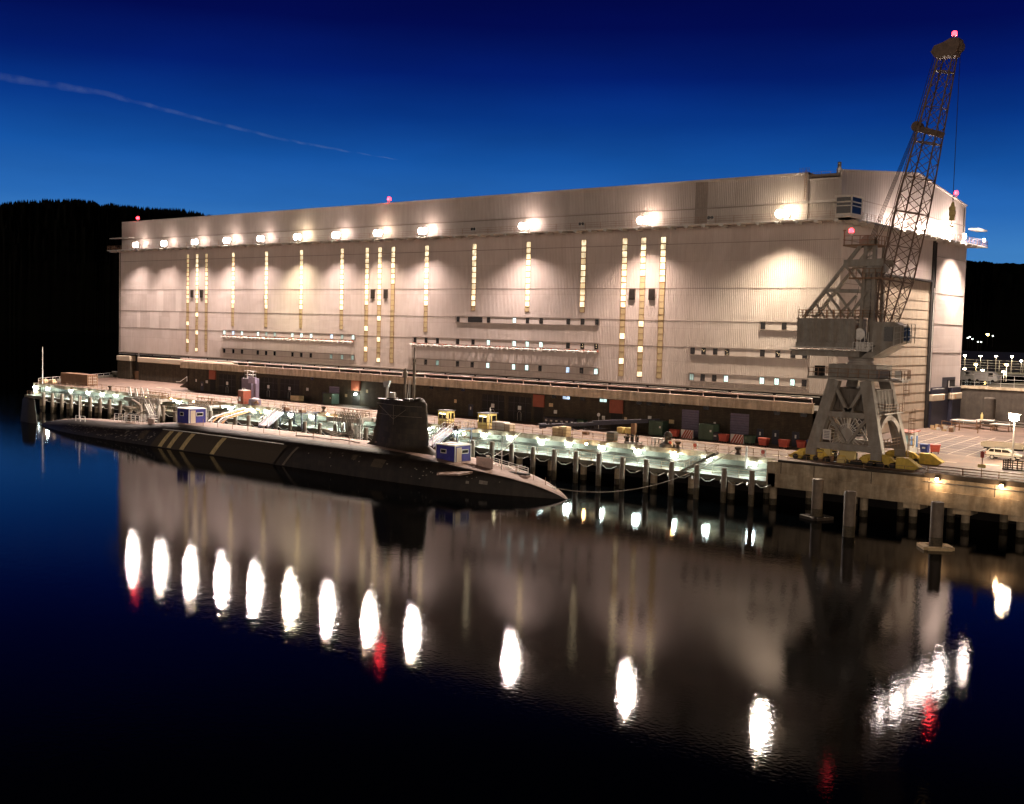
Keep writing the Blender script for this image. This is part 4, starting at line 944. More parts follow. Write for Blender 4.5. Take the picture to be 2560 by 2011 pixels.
b.path([(-140, 114.5, 4.3), (-136, 115, 4.35), (-132, 114.6, 4.35), (-130, 115.4, 4.4), (-126, 115.2, 4.3)], .09, 6)
b.build('deck_fitting', [MT['hulldeck'], MT['dark']], sub)

# huts, reel and rope on the submarine
def hut(lb, x0, x1, y0, y1, z0, z1, grp):
    t = thing('site_hut', lb, 'hut', ((x0 + x1) / 2, (y0 + y1) / 2, z0), grp)
    MB().box(x0, x1, y0, y1, z0, z1).build('body', MT['blue'], t, bev=.05)
    b = MB(); zc = z1
    b.box(x0 - .08, x1 + .08, y0 - .08, y1 + .08, zc, zc + .16).box(x0 + .6, x0 + 1.9, y0 + .6, y1 - .5, zc + .16, zc + .24); b.build('roof', MT['white'], t)
    b = MB()
    for x in (x0, x1):
        for y in (y0, y1): b.box(x - .06, x + .06, y - .06, y + .06, z0, z1)
    b.box(x0, x1, y0 - .06, y0 + .02, z0, z0 + .1).box(x1 - .02, x1 + .06, y0, y1, z0, z0 + .1); b.build('corner_trim', MT['white'], t)
    for (a, c, face) in (('w', (x0 * .6 + x1 * .4), 'y'), ('w', (y0 * .35 + y1 * .65), 'x')):
        b = MB(); za, zb = z0 + (z1 - z0) * .52, z0 + (z1 - z0) * .78
        if face == 'y': b.box(c - .55, c + .55, y0 - .05, y0 + .02, za, zb, 0).box(c - .45, c + .45, y0 - .07, y0 - .045, za + .1, zb - .1, 1)
        else: b.box(x1 - .02, x1 + .05, c - .8, c + .6, za, zb, 0).box(x1 + .045, x1 + .07, c - .7, c + .5, za + .1, zb - .1, 1)
        b.build('window', [MT['white'], MT['glass_dark']], t)
    MB().box(x1 - .01, x1 + .05, y0 + .3, y0 + 1.3, z0 + .05, z1 - .2).build('door', MT['cream'], t)
    return t
hut('blue site hut on the raised missile deck beside the gantry', -171.84, -168.34, 114.3, 117.75, 3.95, 6.5, 'blue huts on the submarine')
hut('blue site hut with a white roof on the foredeck ahead of the sail', -109.6, -106.0, 114.5, 117.7, 3.2, 5.5, 'blue huts on the submarine')
t = thing('mooring_reel', 'black cable reel standing on the bow deck', 'reel', (-103.4, 118, 3.2))
b = MB()
for y in (117.4, 118.6): b.path([(-103.4, y, 3.9), (-103.4, y + .1, 3.9)], .62, 16)
b.build('flange', MT['black'], t); MB().path([(-103.4, 117.45, 3.9), (-103.4, 118.6, 3.9)], .42, 14).build('drum', MT['rope'], t)
b = MB(); b.bar((-103.9, 117.3, 3.2), (-103.4, 117.3, 3.9), .1).bar((-102.9, 117.3, 3.2), (-103.4, 117.3, 3.9), .1).bar((-103.9, 118.75, 3.2), (-103.4, 118.75, 3.9), .1).bar((-102.9, 118.75, 3.2), (-103.4, 118.75, 3.9), .1); b.build('stand', MT['steel'], t)
t = thing('stern_reel', 'dark winch reel inside the white railing on the after deck', 'reel', (-188.5, 116, 2.8))
b = MB(); b.path([(-189.6, 116, 3.7), (-189.3, 116, 3.7)], .75, 14); b.path([(-188, 116, 3.7), (-187.7, 116, 3.7)], .75, 14); b.build('flange', MT['black'], t); MB().path([(-189.4, 116, 3.7), (-187.9, 116, 3.7)], .5, 12).build('drum', MT['rail'], t)
def rope(lb, p, q, sag, r=.06):
    p = Vector(p); q = Vector(q); pts = [p.lerp(q, k / 24) - Vector((0, 0, sag * 4 * (k / 24) * (1 - k / 24))) for k in range(25)]
    tag(MB().path(pts, r, 6).build('mooring_rope', MT['rope'], smooth=True), lb, 'rope', 'mooring ropes')
rope('slack mooring rope from the bow tip up to the bollard by the crane', (-91, 117.4, 1.2), (-74.6, 136.4, 6.7), 2.6)
rope('mooring rope from the bow reel to the jetty edge', (-103.2, 118.6, 3.9), (-112, 135.9, 5.9), .5)
rope('thin rope from the after deck up to the jetty', (-197, 116.5, 2.8), (-205, 133, 5.0), .6, .05)

# ------------------------------------------------------------------ service gantries and gangways between jetty and submarine
def gantry(lb, xa, xb, top, y0, y1, stairs=True):
    t = thing('service_gantry', lb, 'gantry', ((xa + xb) / 2, (y0 + y1) / 2, 0), 'service gantries beside the submarine')
    def col(x, y):
        b = MB()
        for s in (-.3, .3): b.bar((x + s, y, -1), (x + s, y, top), .22, .3)
        for k in range(6): z = .8 + k * (top - .8) / 5.5; b.bar((x - .3, y, z), (x + .3, y, z), .12, .2)
        b.build('column', MT['steel_lt'], t)
    col(xb, y0); col(xb - 3.0, y0 + .8); col(xa + .4, y1)
    b = MB(); b.bar((xa - .5, y0 + .3, top - .6), (xb + .6, y0 + .3, top - .6), .5, .75).bar((xa - .5, y1, top - .4), (xb + .6, y1, top - .4), .35, .5).bar((xb, y0, top - .3), (xb, y1 + 2, top - .3), .4, .5)
    b.build('beam', MT['steel_lt'], t)
    b = MB()
    for k in range(9): x = xb - 5.2 + k * .62; b.path([(x, y0 + .9, top - .1), (x, y0 + .2, top + .9), (x, y0 - .6, top + .75), (x, y0 - 1.1, top - .6), (x + .1, y0 - 1.0, top - 2.6)], .09, 6)
    for k in range(3): b.path([(xb - 1 + k * .5, y0 - .8, top - 2), (xb - 1.4 + k * .5, y0 - 1.4, 3.2), (xb - 2.4 + k * .4, y0 - 3, 2.9 + k * .3), (xb - 3 + k * .5, y0 - 6, 4.3)], .12, 6)
    b.build('hose_bundle', MT['rope'], t)
    b = MB()
    for k in range(12): x = xb - 4 + RND.uniform(0, 5); y = y0 + RND.uniform(-1.2, .5); b.bar((x, y, .5 + RND.uniform(0, 2)), (x + RND.uniform(-.5, .5), y, top - RND.uniform(.5, 2)), RND.uniform(.08, .2))
    for k in range(5): x = xb - 3 + RND.uniform(0, 4); b.path([(x, y0 - 1.3, 2.2 + k * .4), (x, y0 - 1.0, 2.2 + k * .4)], RND.uniform(.35, .6), 10)
    b.build('standpipe', MT['steel_lt'], t)
    b = MB(); b.rails([(xb - 6, y0 + 2, top), (xb + .5, y0 + 2, top), (xb + .5, y0 + .4, top)], 1.1, 1.1, .035, 3)
    for k in range(5): b.bar((xb - 5.4 + k * 1.2, y0 + 1.4, top), (xb - 5.4 + k * 1.2, y0 + 1.4, top + 1.3), .1)
    b.bar((xb - 6, y0 + 1.4, top + 1.2), (xb + .5, y0 + 1.4, top + 1.2), .12)
    b.build('top_rail', MT['rail'], t)
    if stairs:
        b = MB()
        for (p, q) in (((xa + 1, y0 + 1.0, top), (xa - .9, y0 + 1.8, top + 1.7)), ((xa + 3.4, y0 + 1.0, top), (xa + 1.4, y0 + 1.8, top + 1.6)), ((xa + 5.8, y0 + 1.0, top), (xa + 3.6, y0 + 1.8, top + 1.8)), ((xa + 7.9, y0 + 1.0, top), (xa + 5.6, y0 + 1.8, top + 1.7))):
            b.bar(p, q, .16).bar((p[0] - .9, p[1], p[2]), (q[0] - .7, q[1], q[2]), .12)
            for k in range(7):
                u = Vector(p).lerp(Vector(q), k / 6); b.bar(u, u + Vector((-.85, 0, 0)), .09)
        b.build('luffing_ladder', MT['white'], t)
        b = MB(); p, q = Vector((-203.7, 128.4, 4.7)), Vector((-200.6, 127.6, 2.6))
        for s in (-.45, .45): b.bar(p + Vector((0, s, 0)), q + Vector((0, s, 0)), .12, .3); b.bar(p + Vector((0, s, 1)), q + Vector((0, s, 1)), .06)
        for k in range(14): u = p.lerp(q, k / 13); b.bar(u + Vector((0, -.45, 0)), u + Vector((0, .45, 0)), .25, .05)
        b.build('ramp', MT['white'], t)
        b = MB(); b.path([(-210, 129, 5.1), (-207.2, 128.4, 4.7), (-205.4, 128, 4.3), (-205.1, 128, 3.2), (-205.3, 128, 1.2)], .3, 10); b.build('drag_chain', MT['rope'], t)
    return t
gantry('tall service gantry with ladders and hoses beside the after deck', -216.5, -204.0, 5.6, 131.2, 134.2)
gantry('service gantry with hose bundles behind the blue hut', -197.0, -187.0, 5.4, 131.2, 134.2, False)
gantry('service gantry with tangled pipes close behind the sail', -151.5, -143.6, 6.0, 131.0, 134.0, False)
t = thing('pipe_bundle', 'three orange and white supply pipes sloping down to the submarine', 'pipes', (-180, 130, 4))
b = MB()
for k, mm in enumerate((0, 1, 0, 1)):
    dx = k * 1.4; b.path([(-174.6 + dx, 122.6, 3.6), (-175.6 + dx, 124.4, 4.3), (-179.6 + dx, 134.0, 5.3), (-179.9 + dx, 134.8, 5.2), (-179.9 + dx, 135.2, 4.4)], .12, 8, mm)
b.build('pipe', [MT['white'], MT['orange']], t, smooth=True)
b = MB(); b.path([(-170.6, 124, 4.5), (-171.2, 122.6, 3.6), (-170.6, 121, 2.6), (-169.0, 119.6, 3.6), (-168.2, 118.6, 4.4)], .16, 8); b.build('hose', MT['white'], t, smooth=True)
def brow(lb, p, q, tower):
    p = Vector(p); q = Vector(q); t = thing('gangway', lb, 'gangway', tuple(p), 'gangways to the submarine')
    b = MB(); a = (q - p).cross(Vector((0, 0, 1))).normalized() * .7
    for s in (-1, 1):
        b.bar(p + a * s, q + a * s, .16, .55)
    b.hexa([p - a, p + a, p + a + Vector((0, 0, .12)), p - a + Vector((0, 0, .12)), q - a, q + a, q + a + Vector((0, 0, .12)), q - a + Vector((0, 0, .12))])
    b.build('deck', MT['purple'], t)
    b = MB()
    for s in (-1, 1):
        for h in (.6, 1.15): b.bar(p + a * s + Vector((0, 0, h)), q + a * s + Vector((0, 0, h)), .05)
        for k in range(9): u = p.lerp(q, k / 8) + a * s; b.bar(u, u + Vector((0, 0, 1.15)), .06)
    b.build('handrail', MT['galv'], t)
    b = MB(); x0, x1 = tower
    for x in (x0, x1):
        for y in (131.8, 135): b.bar((x, y, 2.9), (x, y, 5.6), .22)
    b.box(x0 - .3, x1 + .3, 131.5, 136, 5.6, 5.8).bar((x0, 131.8, 3), (x1, 131.8, 5.6), .14).bar((x1, 131.8, 3), (x0, 131.8, 5.6), .14).bar((x0 - 2.4, 131.6, 2), (x0, 131.6, 5.5), .16)
    b.build('tower', MT['navy'], t)
    b = MB(); b.rails([(x0, 131.7, 5.8), (x1, 131.7, 5.8), (x1, 135.8, 5.8)], 1.1, .8, .03, 3)
    b.path([(x0 + .5, 132, 5.9), (x0 + .9, 132, 7.4), (x0 + 1.6, 132, 7.0)], .09, 6).box(x0 + .2, x0 + 1.2, 132, 133, 5.8, 6.5).box(x1 - 1.6, x1 - .6, 132.3, 133.3, 5.8, 6.3); b.build('winch', MT['rail'], t)
brow('purple gangway sloping from its tower down to the missile deck', (-165.3, 131.4, 5.6), (-153.8, 118.8, 4.5), (-165.6, -159.5))
brow('dark gangway sloping down behind the foredeck hut', (-123.0, 131.4, 5.7), (-115.8, 119.2, 4.4), (-125.2, -121.6))
# yellow guard booths
def booth(lb, x0, x1, y0, y1, z1):
    t = thing('guard_booth', lb, 'booth', ((x0 + x1) / 2, (y0 + y1) / 2, ZD), 'yellow booths on the deck edge'); b = MB()
    b.box(x0, x1, y0, y1, ZD, ZD + .95).box(x0, x1, y0, y1, z1 - .35, z1)
    for x in (x0, (x0 + x1) / 2 - .06, x1 - .12):
        for y in (y0, y1 - .12): b.box(x, x + .12, y, y + .12, ZD + .95, z1 - .35)
    b.box(x1 - .1, x1, y0 + .9, y0 + 1.15, ZD + .95, z1 - .35).box(x1 - .1, x1, y0 + .12, y0 + .55, ZD + .95, z1 - .35); b.build('frame', MT['yellowp'], t)
    MB().box(x0 + .06, x1 - .06, y0 + .06, y1 - .06, ZD + .95, z1 - .36).build('glazing', MT['glass_dark'], t)
    MB().box(x0 + .3, x1 - .3, y0 + .02, y0 + .06, z1 - .5, z1 - .4).build('ceiling_lamp', EM['booth'], t)
    MB().box(x0 - .15, x1 + .15, y0 - .15, y1 + .15, z1, z1 + .12).build('roof', MT['navy'], t)
    l = pt('booth_glow', ((x0 + x1) / 2, y0 - .9, z1 - .1), 26, (1, .86, .5), .2, t)
    l = pt('booth_glow', (x1 + .9, (y0 + y1) / 2, z1 - .1), 26, (1, .86, .5), .2, t)
booth('smaller yellow booth standing close ahead of the submarine sail', -129.8, -127.9, 135.9, 137.8, 8.05)
booth('larger yellow booth on the deck edge above the foredeck hut', -121.0, -119.0, 135.9, 138.2, 8.2)
t = thing('white_tank', 'pale rectangular tank on the deck right of the larger booth', 'tank', (-116, 136.6, ZD))
MB().box(-118.2, -115.5, 136, 137.4, ZD, 7.1).build('body', MT['trim_lt'], t, bev=.1); MB().box(-115.4, -114.4, 136, 137.4, ZD, 6.9).build('side_box', MT['cream'], t, bev=.05)
tag(MB().bar((-118.5, 135.9, ZD), (-118.5, 135.9, 9.2), .07).prism([(-118.5, 8.4), (-118.2, 8.3), (-118.4, 9.4)], 'y', 135.88, 135.92).build('small_flag', MT['white']), 'small white pennant on a pole beside the tank', 'flag')
# kiosk, red cabinet, purple tank on the far deck
t = thing('kiosk', 'purple grey tower kiosk with a railed top behind the red cabinet', 'kiosk', (-190, 145, ZD))
MB().box(-193.6, -190.4, 144, 146, ZD, 10.2).build('body', MT['purple'], t); MB().box(-190.9, -188.6, 143.6, 144.0, 9.3, 10.6).build('sign_panel', mat('lilac_panel', (.34, .29, .42), .5), t)
MB().bar((-189.3, 144.4, ZD), (-189.3, 144.4, 9.4), .8, .8).build('post', MT['purple'], t)
MB().rails([(-192.9, 144.2, 10.2), (-191, 144.2, 10.2), (-191, 145.6, 10.2), (-192.9, 145.6, 10.2), (-192.9, 144.2, 10.2)], 1.5, .9, .05, 2).build('top_rail', MT['white'], t)
t = thing('red_cabinet', 'rust red steel cabinet at the deck edge before the kiosk', 'cabinet', (-182.5, 136.4, ZD))
MB().box(-183.9, -182.2, 135.9, 137.8, ZD, 8.4).build('body', MT['red'], t, bev=.05); MB().box(-183.8, -182.3, 136, 137.7, 8.4, 8.5).rails([(-183, 136.4, 8.5), (-182.3, 136.4, 8.5)], .4, .7, .03, 1).build('lid', MT['white'], t); MB().box(-183.5, -183.0, 135.85, 135.9, 6.4, 7.2).build('notice', MT['white'], t)
t = thing('covered_drum', 'purple grey covered drum beside the red cabinet', 'drum', (-180, 136.8, ZD)); b = MB(); b.lathe((-179.8, 136.9, ZD), [(1.2, 0), (1.25, .7), (1.1, 1.1), (.4, 1.35), (.02, 1.4)], 14); b.build('body', MT['purple'], t, smooth=True)
MB().path([(-179, 136.2, 6.2), (-178, 136.0, 6.6), (-177.6, 136, 6.1)], .2, 8).build('valve', MT['rail'], t)
# crates, pallets, small plant along the deck
def crate(lb, x, y, wx, wy, h, m, grp=None):
    t = thing('crate', lb, 'crate', (x, y, ZD), grp); b = MB(); b.box(x - wx / 2, x + wx / 2, y - wy / 2, y + wy / 2, ZD + .14, ZD + h)
    b.build('box', m, t, bev=.04); b = MB()
    for k in (-.4, 0, .4): b.box(x + wx * k - .08, x + wx * k + .08, y - wy / 2, y + wy / 2, ZD, ZD + .14)
    b.build('pallet', MT['timber'], t)
crate('smaller pale crate on the deck edge before the stowed boom', -105.5, 136.6, 1.1, 1.1, 1.35, MT['timber']); crate('larger pale crate on the deck edge before the stowed boom', -104.1, 136.7, 1.5, 1.2, 1.5, MT['timber'])
crate('yellow pallet box left of its twin behind the boom tip', -101.6, 148.2, 1.1, 1.2, 1.0, MT['yellowp']); crate('yellow pallet box against the wall right of its twin', -100.3, 148.6, 1.2, 1.2, 1.0, MT['yellowp'])
crate('pale yellow pallet box by the annex folding doors', -183.6, 150.4, 2.6, 1.4, 1.15, MT['timber']); crate('grey machine crate on the deck edge beyond the boom', -95.3, 136.6, 1.3, 1.1, 1.4, MT['conc_lt'])
t = thing('pump_set', 'dark pump set with upright cylinders on the deck edge', 'pump', (-91.5, 136.6, ZD)); b = MB()
for k in range(5): b.lathe((-92.4 + k * .42, 136.4 + (k % 2) * .3, ZD), [(.17, 0), (.17, 1.0), (.1, 1.15), (.1, 1.3)], 10)
b.build('cylinder', MT['black'], t, smooth=True); MB().box(-92.8, -90.4, 136, 137.1, ZD, ZD + .25).build('skid', MT['galv'], t)
t = thing('work_stand', 'white pipework stand on the deck edge left of the capstan', 'stand', (-87.6, 136.5, ZD)); b = MB()
for x in (-88.2, -87.6, -87.0):
    for y in (136.2, 136.9): b.bar((x, y, ZD), (x, y, ZD + 1.1), .09)
b.bar((-88.3, 136.5, 6.9), (-86.7, 136.5, 6.9), .8, .12).tube((-87.2, 136.4, 6.95), (-86.2, 136.4, 6.6), .12, 8); b.build('frame', MT['white'], t)
t = thing('capstan', 'stepped grey mooring capstan on the deck edge', 'capstan', (-85.6, 136.3, ZD)); b = MB(); b.lathe((-85.6, 136.3, ZD), [(1.15, 0), (1.1, .45), (.75, .6), (.5, .8), (.42, 1.2), (.5, 1.45), (.62, 1.55), (.55, 1.9), (.35, 2.15), (.05, 2.2)], 18); b.build('drum', MT['conc_dk'], t, smooth=True)
# stowed truss boom lying across the deck
t = thing('stowed_boom', 'long navy lattice boom lying across the deck above the walkway lamps', 'boom', (-103, 142, ZD))
p, q = Vector((-109.6, 138.2, 6.9)), Vector((-97.2, 150.2, 8.0)); d = (q - p)
b = MB(); b.bar(p, q, .55, .5); b.bar(p.lerp(q, .45) + Vector((0, 0, .35)), q + d * .06 + Vector((0, 0, .2)), .4, .25); b.tube(p - d * .03, p + d * .03, .45, 10).bar(q, q + d * .1, .15)
b.build('boom_arm', MT['navy'], t); b = MB()
for k in range(9):
    u = p + d * (.12 + k * .05); v = u + d * .05; z = Vector((0, 0, -.85)); b.bar(u, u + z, .07).bar(u + z, v, .06).bar(u + z, v + z, .08)
b.build('lattice', MT['navy'], t); MB().box(-104.5, -103.5, 141.6, 142.2, ZD, 6.2).build('support', MT['rail'], t); MB().box(-99.5, -98.8, 147.6, 148.2, ZD, 7.6).build('support', MT['rail'], t)
MB().bar(p + d * .45 + Vector((.0, -.3, .05)), p + d * .55 + Vector((0, -.3, .05)), .05, .3).build('yellow_label', MT['yellowp'], t)
# bins along the annex wall
def bin_proto(mb, w_, d_, h_):
    t = thing('wheeled_bin', '', 'bin', (0, 0, 0), 'wheeled bins along the annex'); b = MB()
    b.hexa([(-w_ * .42, -d_ * .42, .22), (w_ * .42, -d_ * .42, .22), (w_ * .42, d_ * .42, .22), (-w_ * .42, d_ * .42, .22), (-w_ / 2, -d_ / 2, h_), (w_ / 2, -d_ / 2, h_), (w_ / 2, d_ / 2, h_), (-w_ / 2, d_ / 2, h_)])
    b.build('tub', mb, t, bev=.03); b = MB(); b.prism([(-d_ / 2 - .05, h_), (d_ / 2 + .05, h_), (d_ / 2, h_ + .12), (0, h_ + .2), (-d_ / 2, h_ + .12)], 'x', -w_ / 2 - .04, w_ / 2 + .04); b.build('lid', mb, t)
    for x in (-w_ * .33, w_ * .33):
        b = MB()
        for y in (-d_ * .33, d_ * .33): b.path([(x - .04, y, .11), (x + .04, y, .11)], .11, 10)
        b.build('wheel', MT['tyre'], t)
    MB().box(-w_ * .2, w_ * .2, -d_ / 2 - .02, -d_ / 2 + .05, h_ * .6, h_ * .78).build('sticker', MT['white'] if mb in (MT['bin_dark'], MT['bin_blue']) else mb, t)
    return t
rbp = bin_proto(MT['bin_red'], 1.35, 1.0, 1.15); kbp = bin_proto(MT['bin_dark'], 1.05, .95, 1.25); bbp = bin_proto(MT['bin_blue'], 1.1, .95, 1.25); gbp = bin_proto(MT['bin_green'], 1.5, 1.0, 1.2)
used = set()
def put(proto, x, y, lb, rz=0, z=ZD):
    if proto.name in used: o = dup(proto, (x, y, z), rz, lb)
    else: used.add(proto.name); o = proto; o.location = (x, y, z); o.rotation_euler = (0, 0, rz); o['label'] = lb
for x, y, lb in [(-92.6, 149.3, 'red wheeled bin left of the first striped barrier'), (-84.0, 149.2, 'red wheeled bin between the purple bin and the second striped barrier'), (-77.2, 148.7, 'red wheeled bin nearest the dark green bin'),
                 (-74.2, 149.0, 'red wheeled bin between two other red bins near the crane'), (-71.9, 150.0, 'red wheeled bin touching the blue bin behind the crane leg')]: put(rbp, x, y, lb)
for k, (x, lb) in enumerate(zip((-118.0, -117.0, -116.0, -115.0, -114.0, -113.0), ('leftmost dark bin of the row of six under the annex notice', 'second dark bin from the left in the row of six', 'third dark bin from the left in the row of six', 'fourth dark bin from the left in the row of six', 'fifth dark bin from the left in the row of six', 'rightmost dark bin of the row of six'))):
    put(kbp, x, 150.2 + k * .1, lb)
put(bbp, -70.6, 150.2, 'blue bin half hidden behind the crane left leg'); put(kbp, -85.6, 149.8, 'dark purple bin between the green cabinet and a red bin')
put(bbp, -58.0, 159.6, 'blue bin beside the white hut in the yard'); put(rbp, -57.2, 161.4, 'red bin behind the blue bin in the yard', .4)
put(gbp, -80.1, 149.8, 'dark green bin right of the second striped barrier'); put(gbp, -111.6, 151.2, 'green bin by the wall right of the dark row')
def cabinet(lb, x0, x1, y0, y1, h):
    t = thing('steel_cabinet', lb, 'cabinet', ((x0 + x1) / 2, (y0 + y1) / 2, ZD), 'green steel cabinets'); MB().box(x0, x1, y0, y1, ZD + .1, ZD + h).build('body', MT['bin_green'], t, bev=.04)
    for k in range(2):
        a = x0 + (x1 - x0) * k / 2; b = MB(); b.box(a + .06, a + (x1 - x0) / 2 - .06, y0 - .05, y0, ZD + .2, ZD + h - .12)
        for j in range(3): xx = a + (j + 1) * (x1 - x0) / 8; b.box(xx - .03, xx + .03, y0 - .08, y0 - .05, ZD + .3, ZD + h - .2)
        b.build('door', MT['bin_green'], t)
    MB().box(x1 - .5, x1 - .2, y0 - .1, y0 - .08, ZD + h * .55, ZD + h * .68).build('notice', MT['white'], t)
cabinet('tall green steel cabinet at the tip of the stowed boom', -97.3, -94.8, 149.2, 151, 2.35); cabinet('widest green steel cabinet between the two striped barriers', -88.4, -85.9, 149.2, 151.2, 2.5); cabinet('green steel cabinet by the wall near the greenish wall lamp', -174.6, -172.0, 149.6, 151.5, 2.2)
for x0, x1, lb in ((-91.7, -89.6, 'red and white striped barrier right of the first red bin'), (-83.2, -81.0, 'red and white striped barrier touching the dark green bin')):
    t = thing('striped_barrier', lb, 'barrier', ((x0 + x1) / 2, 149.7, ZD)); MB().box(x0, x1, 149.7, 149.8, ZD + .05, ZD + 1.35).build('board', MT['white'], t); b = MB()
    for k in range(5):
        a = x0 + (x1 - x0) * (k / 5); c = min(a + .3, x1); dx = min(.75, x1 - c)
        b.face([(a, 149.69, ZD + .06), (c, 149.69, ZD + .06), (c + dx, 149.69, ZD + 1.34), (min(a + .75, x1), 149.69, ZD + 1.34)])
    b.build('red_stripe', MT['bin_red'], t); MB().box(x0, x1, 149.5, 150.1, ZD, ZD + .05).build('foot', MT['rail'], t)
t = thing('traffic_sign', 'small round white traffic sign on a post before the boom', 'sign', (-107.4, 150, ZD)); MB().bar((-107.4, 150, ZD), (-107.4, 150, 8.4), .07).build('post', MT['galv'], t); MB().path([(-107.4, 149.9, 8.3), (-107.4, 149.95, 8.3)], .3, 14).build('disc', MT['white'], t)
t = thing('lamp_column', 'short white lamp column on the deck edge above the last walkway lamps', 'lamp', (-72.6, 135.2, 4.3)); MB().tube((-72.4, 134.7, 4.2), (-72.4, 134.7, 7.2), .14, 8).build('post', MT['white'], t)
# shipping container and mast at the far end
t = thing('shipping_container', 'long brown shipping container at the far end of the quay', 'container', (-250, 141, ZD)); X0, X1, Y0, Y1, h = -259.4, -247.2, 140.2, 142.7, 2.6
b = MB(); b.box(X0 + .05, X1 - .05, Y0 + .05, Y1 - .05, ZD + .1, ZD + h - .05); x = X0 + .1
while x < X1 - .2: b.prism([(x, Y0 + .06), (x + .08, Y0 - .02), (x + .2, Y0 - .02), (x + .28, Y0 + .06)], 'z', ZD + .15, ZD + h - .12); x += .3
b.build('body', MT['brown'], t); b = MB()
for x in (X0, X1 - .15):
    for y in (Y0 - .03, Y1 - .12): b.box(x, x + .15, y, y + .15, ZD, ZD + h)
b.box(X0, X1, Y0 - .03, Y0 + .1, ZD + h - .12, ZD + h).box(X0, X1, Y0 - .03, Y0 + .1, ZD, ZD + .14).box(X0, X1, Y0, Y1, ZD + h - .03, ZD + h + .02); b.build('frame', mat('container_frame', (.28, .17, .10), .5, amt=.15), t)
for y in (Y0 + .1, (Y0 + Y1) / 2 + .02):
    b = MB(); b.box(X1 - .05, X1 + .02, y, y + 1.1, ZD + .15, ZD + h - .15); b.build('door', MT['brown'], t); b = MB()
    for yy in (y + .3, y + .8): b.tube((X1 + .06, yy, ZD + .2), (X1 + .06, yy, ZD + h - .2), .03, 6)
    for z in (.6, 1.2, 1.9): b.box(X1 + .02, X1 + .05, y + .08, y + 1.02, ZD + z, ZD + z + .08)
    b.build('lock_bar', MT['trim_lt'], t)
t = thing('mast_pole', 'tall thin white mast at the far corner of the jetty', 'mast', (-258.6, 135.2, ZD)); MB().tube((-258.6, 135.2, ZD), (-258.6, 135.2, 14.6), .13, 8, .08).build('pole', MT['white'], t)
b = MB()
for z in (9.5, 11.6, 13.6): b.bar((-259.0, 135.2, z), (-258.6, 135.2, z), .1)
b.build('cleat', MT['white'], t)
for x, y, lb in ((-262.0, 137.4, 'low tarpaulin covered heap at the far jetty corner'), (-259.8, 138.3, 'second tarpaulin covered heap beside the container')):
    t = thing('covered_heap', lb, 'heap', (x, y, ZD)); b = MB(); b.hexa([(x - 1.4, y - .8, ZD), (x + 1.4, y - .8, ZD), (x + 1.4, y + .8, ZD), (x - 1.4, y + .8, ZD), (x - .9, y - .5, ZD + .8), (x + 1.0, y - .5, ZD + 1.1), (x + .7, y + .5, ZD + 1.0), (x - 1.0, y + .5, ZD + .9)]); b.build('tarpaulin', MT['timber'], t, bev=.2)
tag(MB().rails([(-264, 137, ZD), (-276, 156, ZD), (-289.5, 177.5, ZD)], 1.1, 3, .03, 2).build('quay_end_railing', MT['trim_lt']), 'thin pale railing round the far end of the quay', 'railing')
t = thing('concrete_block', 'squat concrete block on the far quay edge by the hall corner', 'block', (-283, 170, ZD)); MB().box(-284.2, -282, 168.5, 171, ZD, ZD + 1.3).build('block', MT['conc_lt'], t, bev=.1); MB().box(-284.3, -281.9, 168.4, 171.1, ZD + 1.3, ZD + 1.5).build('cap', MT['trim_lt'], t)
tag(MB().bar((-289, 178.5, ZD + .3), (-268, 143.5, ZD + .3), .6, .6).build('kerb_beam', MT['conc_lt']), 'low pale kerb beam along the far quay edge', 'kerb')

# ------------------------------------------------------------------ the portal crane
crane = thing('portal_crane', 'grey portal quay crane with a raised rusty lattice jib', 'crane', (-60.5, 142, ZD))
YN, YR = 138.2, 146.0; CX = -60.4
def leg(y, s):          # one A-frame side: s -1 left, +1 right
    top = (CX + s * 2.1, y + (.9 if y < 140 else -.9), 16.4); bot = (CX + s * 4.35, y, 7.3)
    b = MB(); b.bar(bot, top, .95, 1.5, up=(1, 0, 0)); b.bar((bot[0], y, 6.6), (bot[0], y, 7.5), 1.2, 1.4, up=(1, 0, 0)); return b
for y in (YN, YR):
    for s in (-1, 1): leg(y, s).build('leg', MT['steel'] if True else None, crane)
    b = MB(); b.bar((CX - 4.4, y, 7.9), (CX + 4.4, y, 7.9), .8, .8).bar((CX - 3.1, y + (.4 if y < 140 else -.4), 12.0), (CX + 3.1, y + (.4 if y < 140 else -.4), 12.0), .7, .7)
    yy = y + (.6 if y < 140 else -.6)
    b.bar((CX - 1.9, yy, 15.6), (CX - .1, yy, 12.4), .4).bar((CX + 1.9, yy, 15.6), (CX + .1, yy, 12.4), .4).box(CX - .7, CX + .7, yy - .2, yy + .2, 11.8, 12.9)
    b.bar((CX - 2.5, yy, 11.7), (CX - .2, yy, 8.4), .34).bar((CX + 2.5, yy, 11.7), (CX + .2, yy, 8.4), .34)
    b.build('portal_frame', MT['steel'], crane)
for s in (-1, 1):
    b = MB(); x = CX + s * 3.0; b.bar((x, YN + .5, 12.2), (x, YR - .5, 12.2), .6, .8); x = CX + s * 4.3
    for k in range(7):
        u, v = k / 7, (k + 1) / 7; zz = lambda q: 8.6 + 3.2 * math.sin(math.pi * min(1, max(0, q))) ** .6
        b.bar((x - s * .12 * (zz(u) - 8), YN + (YR - YN) * u, zz(u)), (x - s * .12 * (zz(v) - 8), YN + (YR - YN) * v, zz(v)), .5, .6)
    b.bar((CX + s * 3.0, 142.1, 12.2), (CX + s * 4.0, 142.1, 11.4), .3); b.build('cross_arch', MT['steel_lt'], crane)
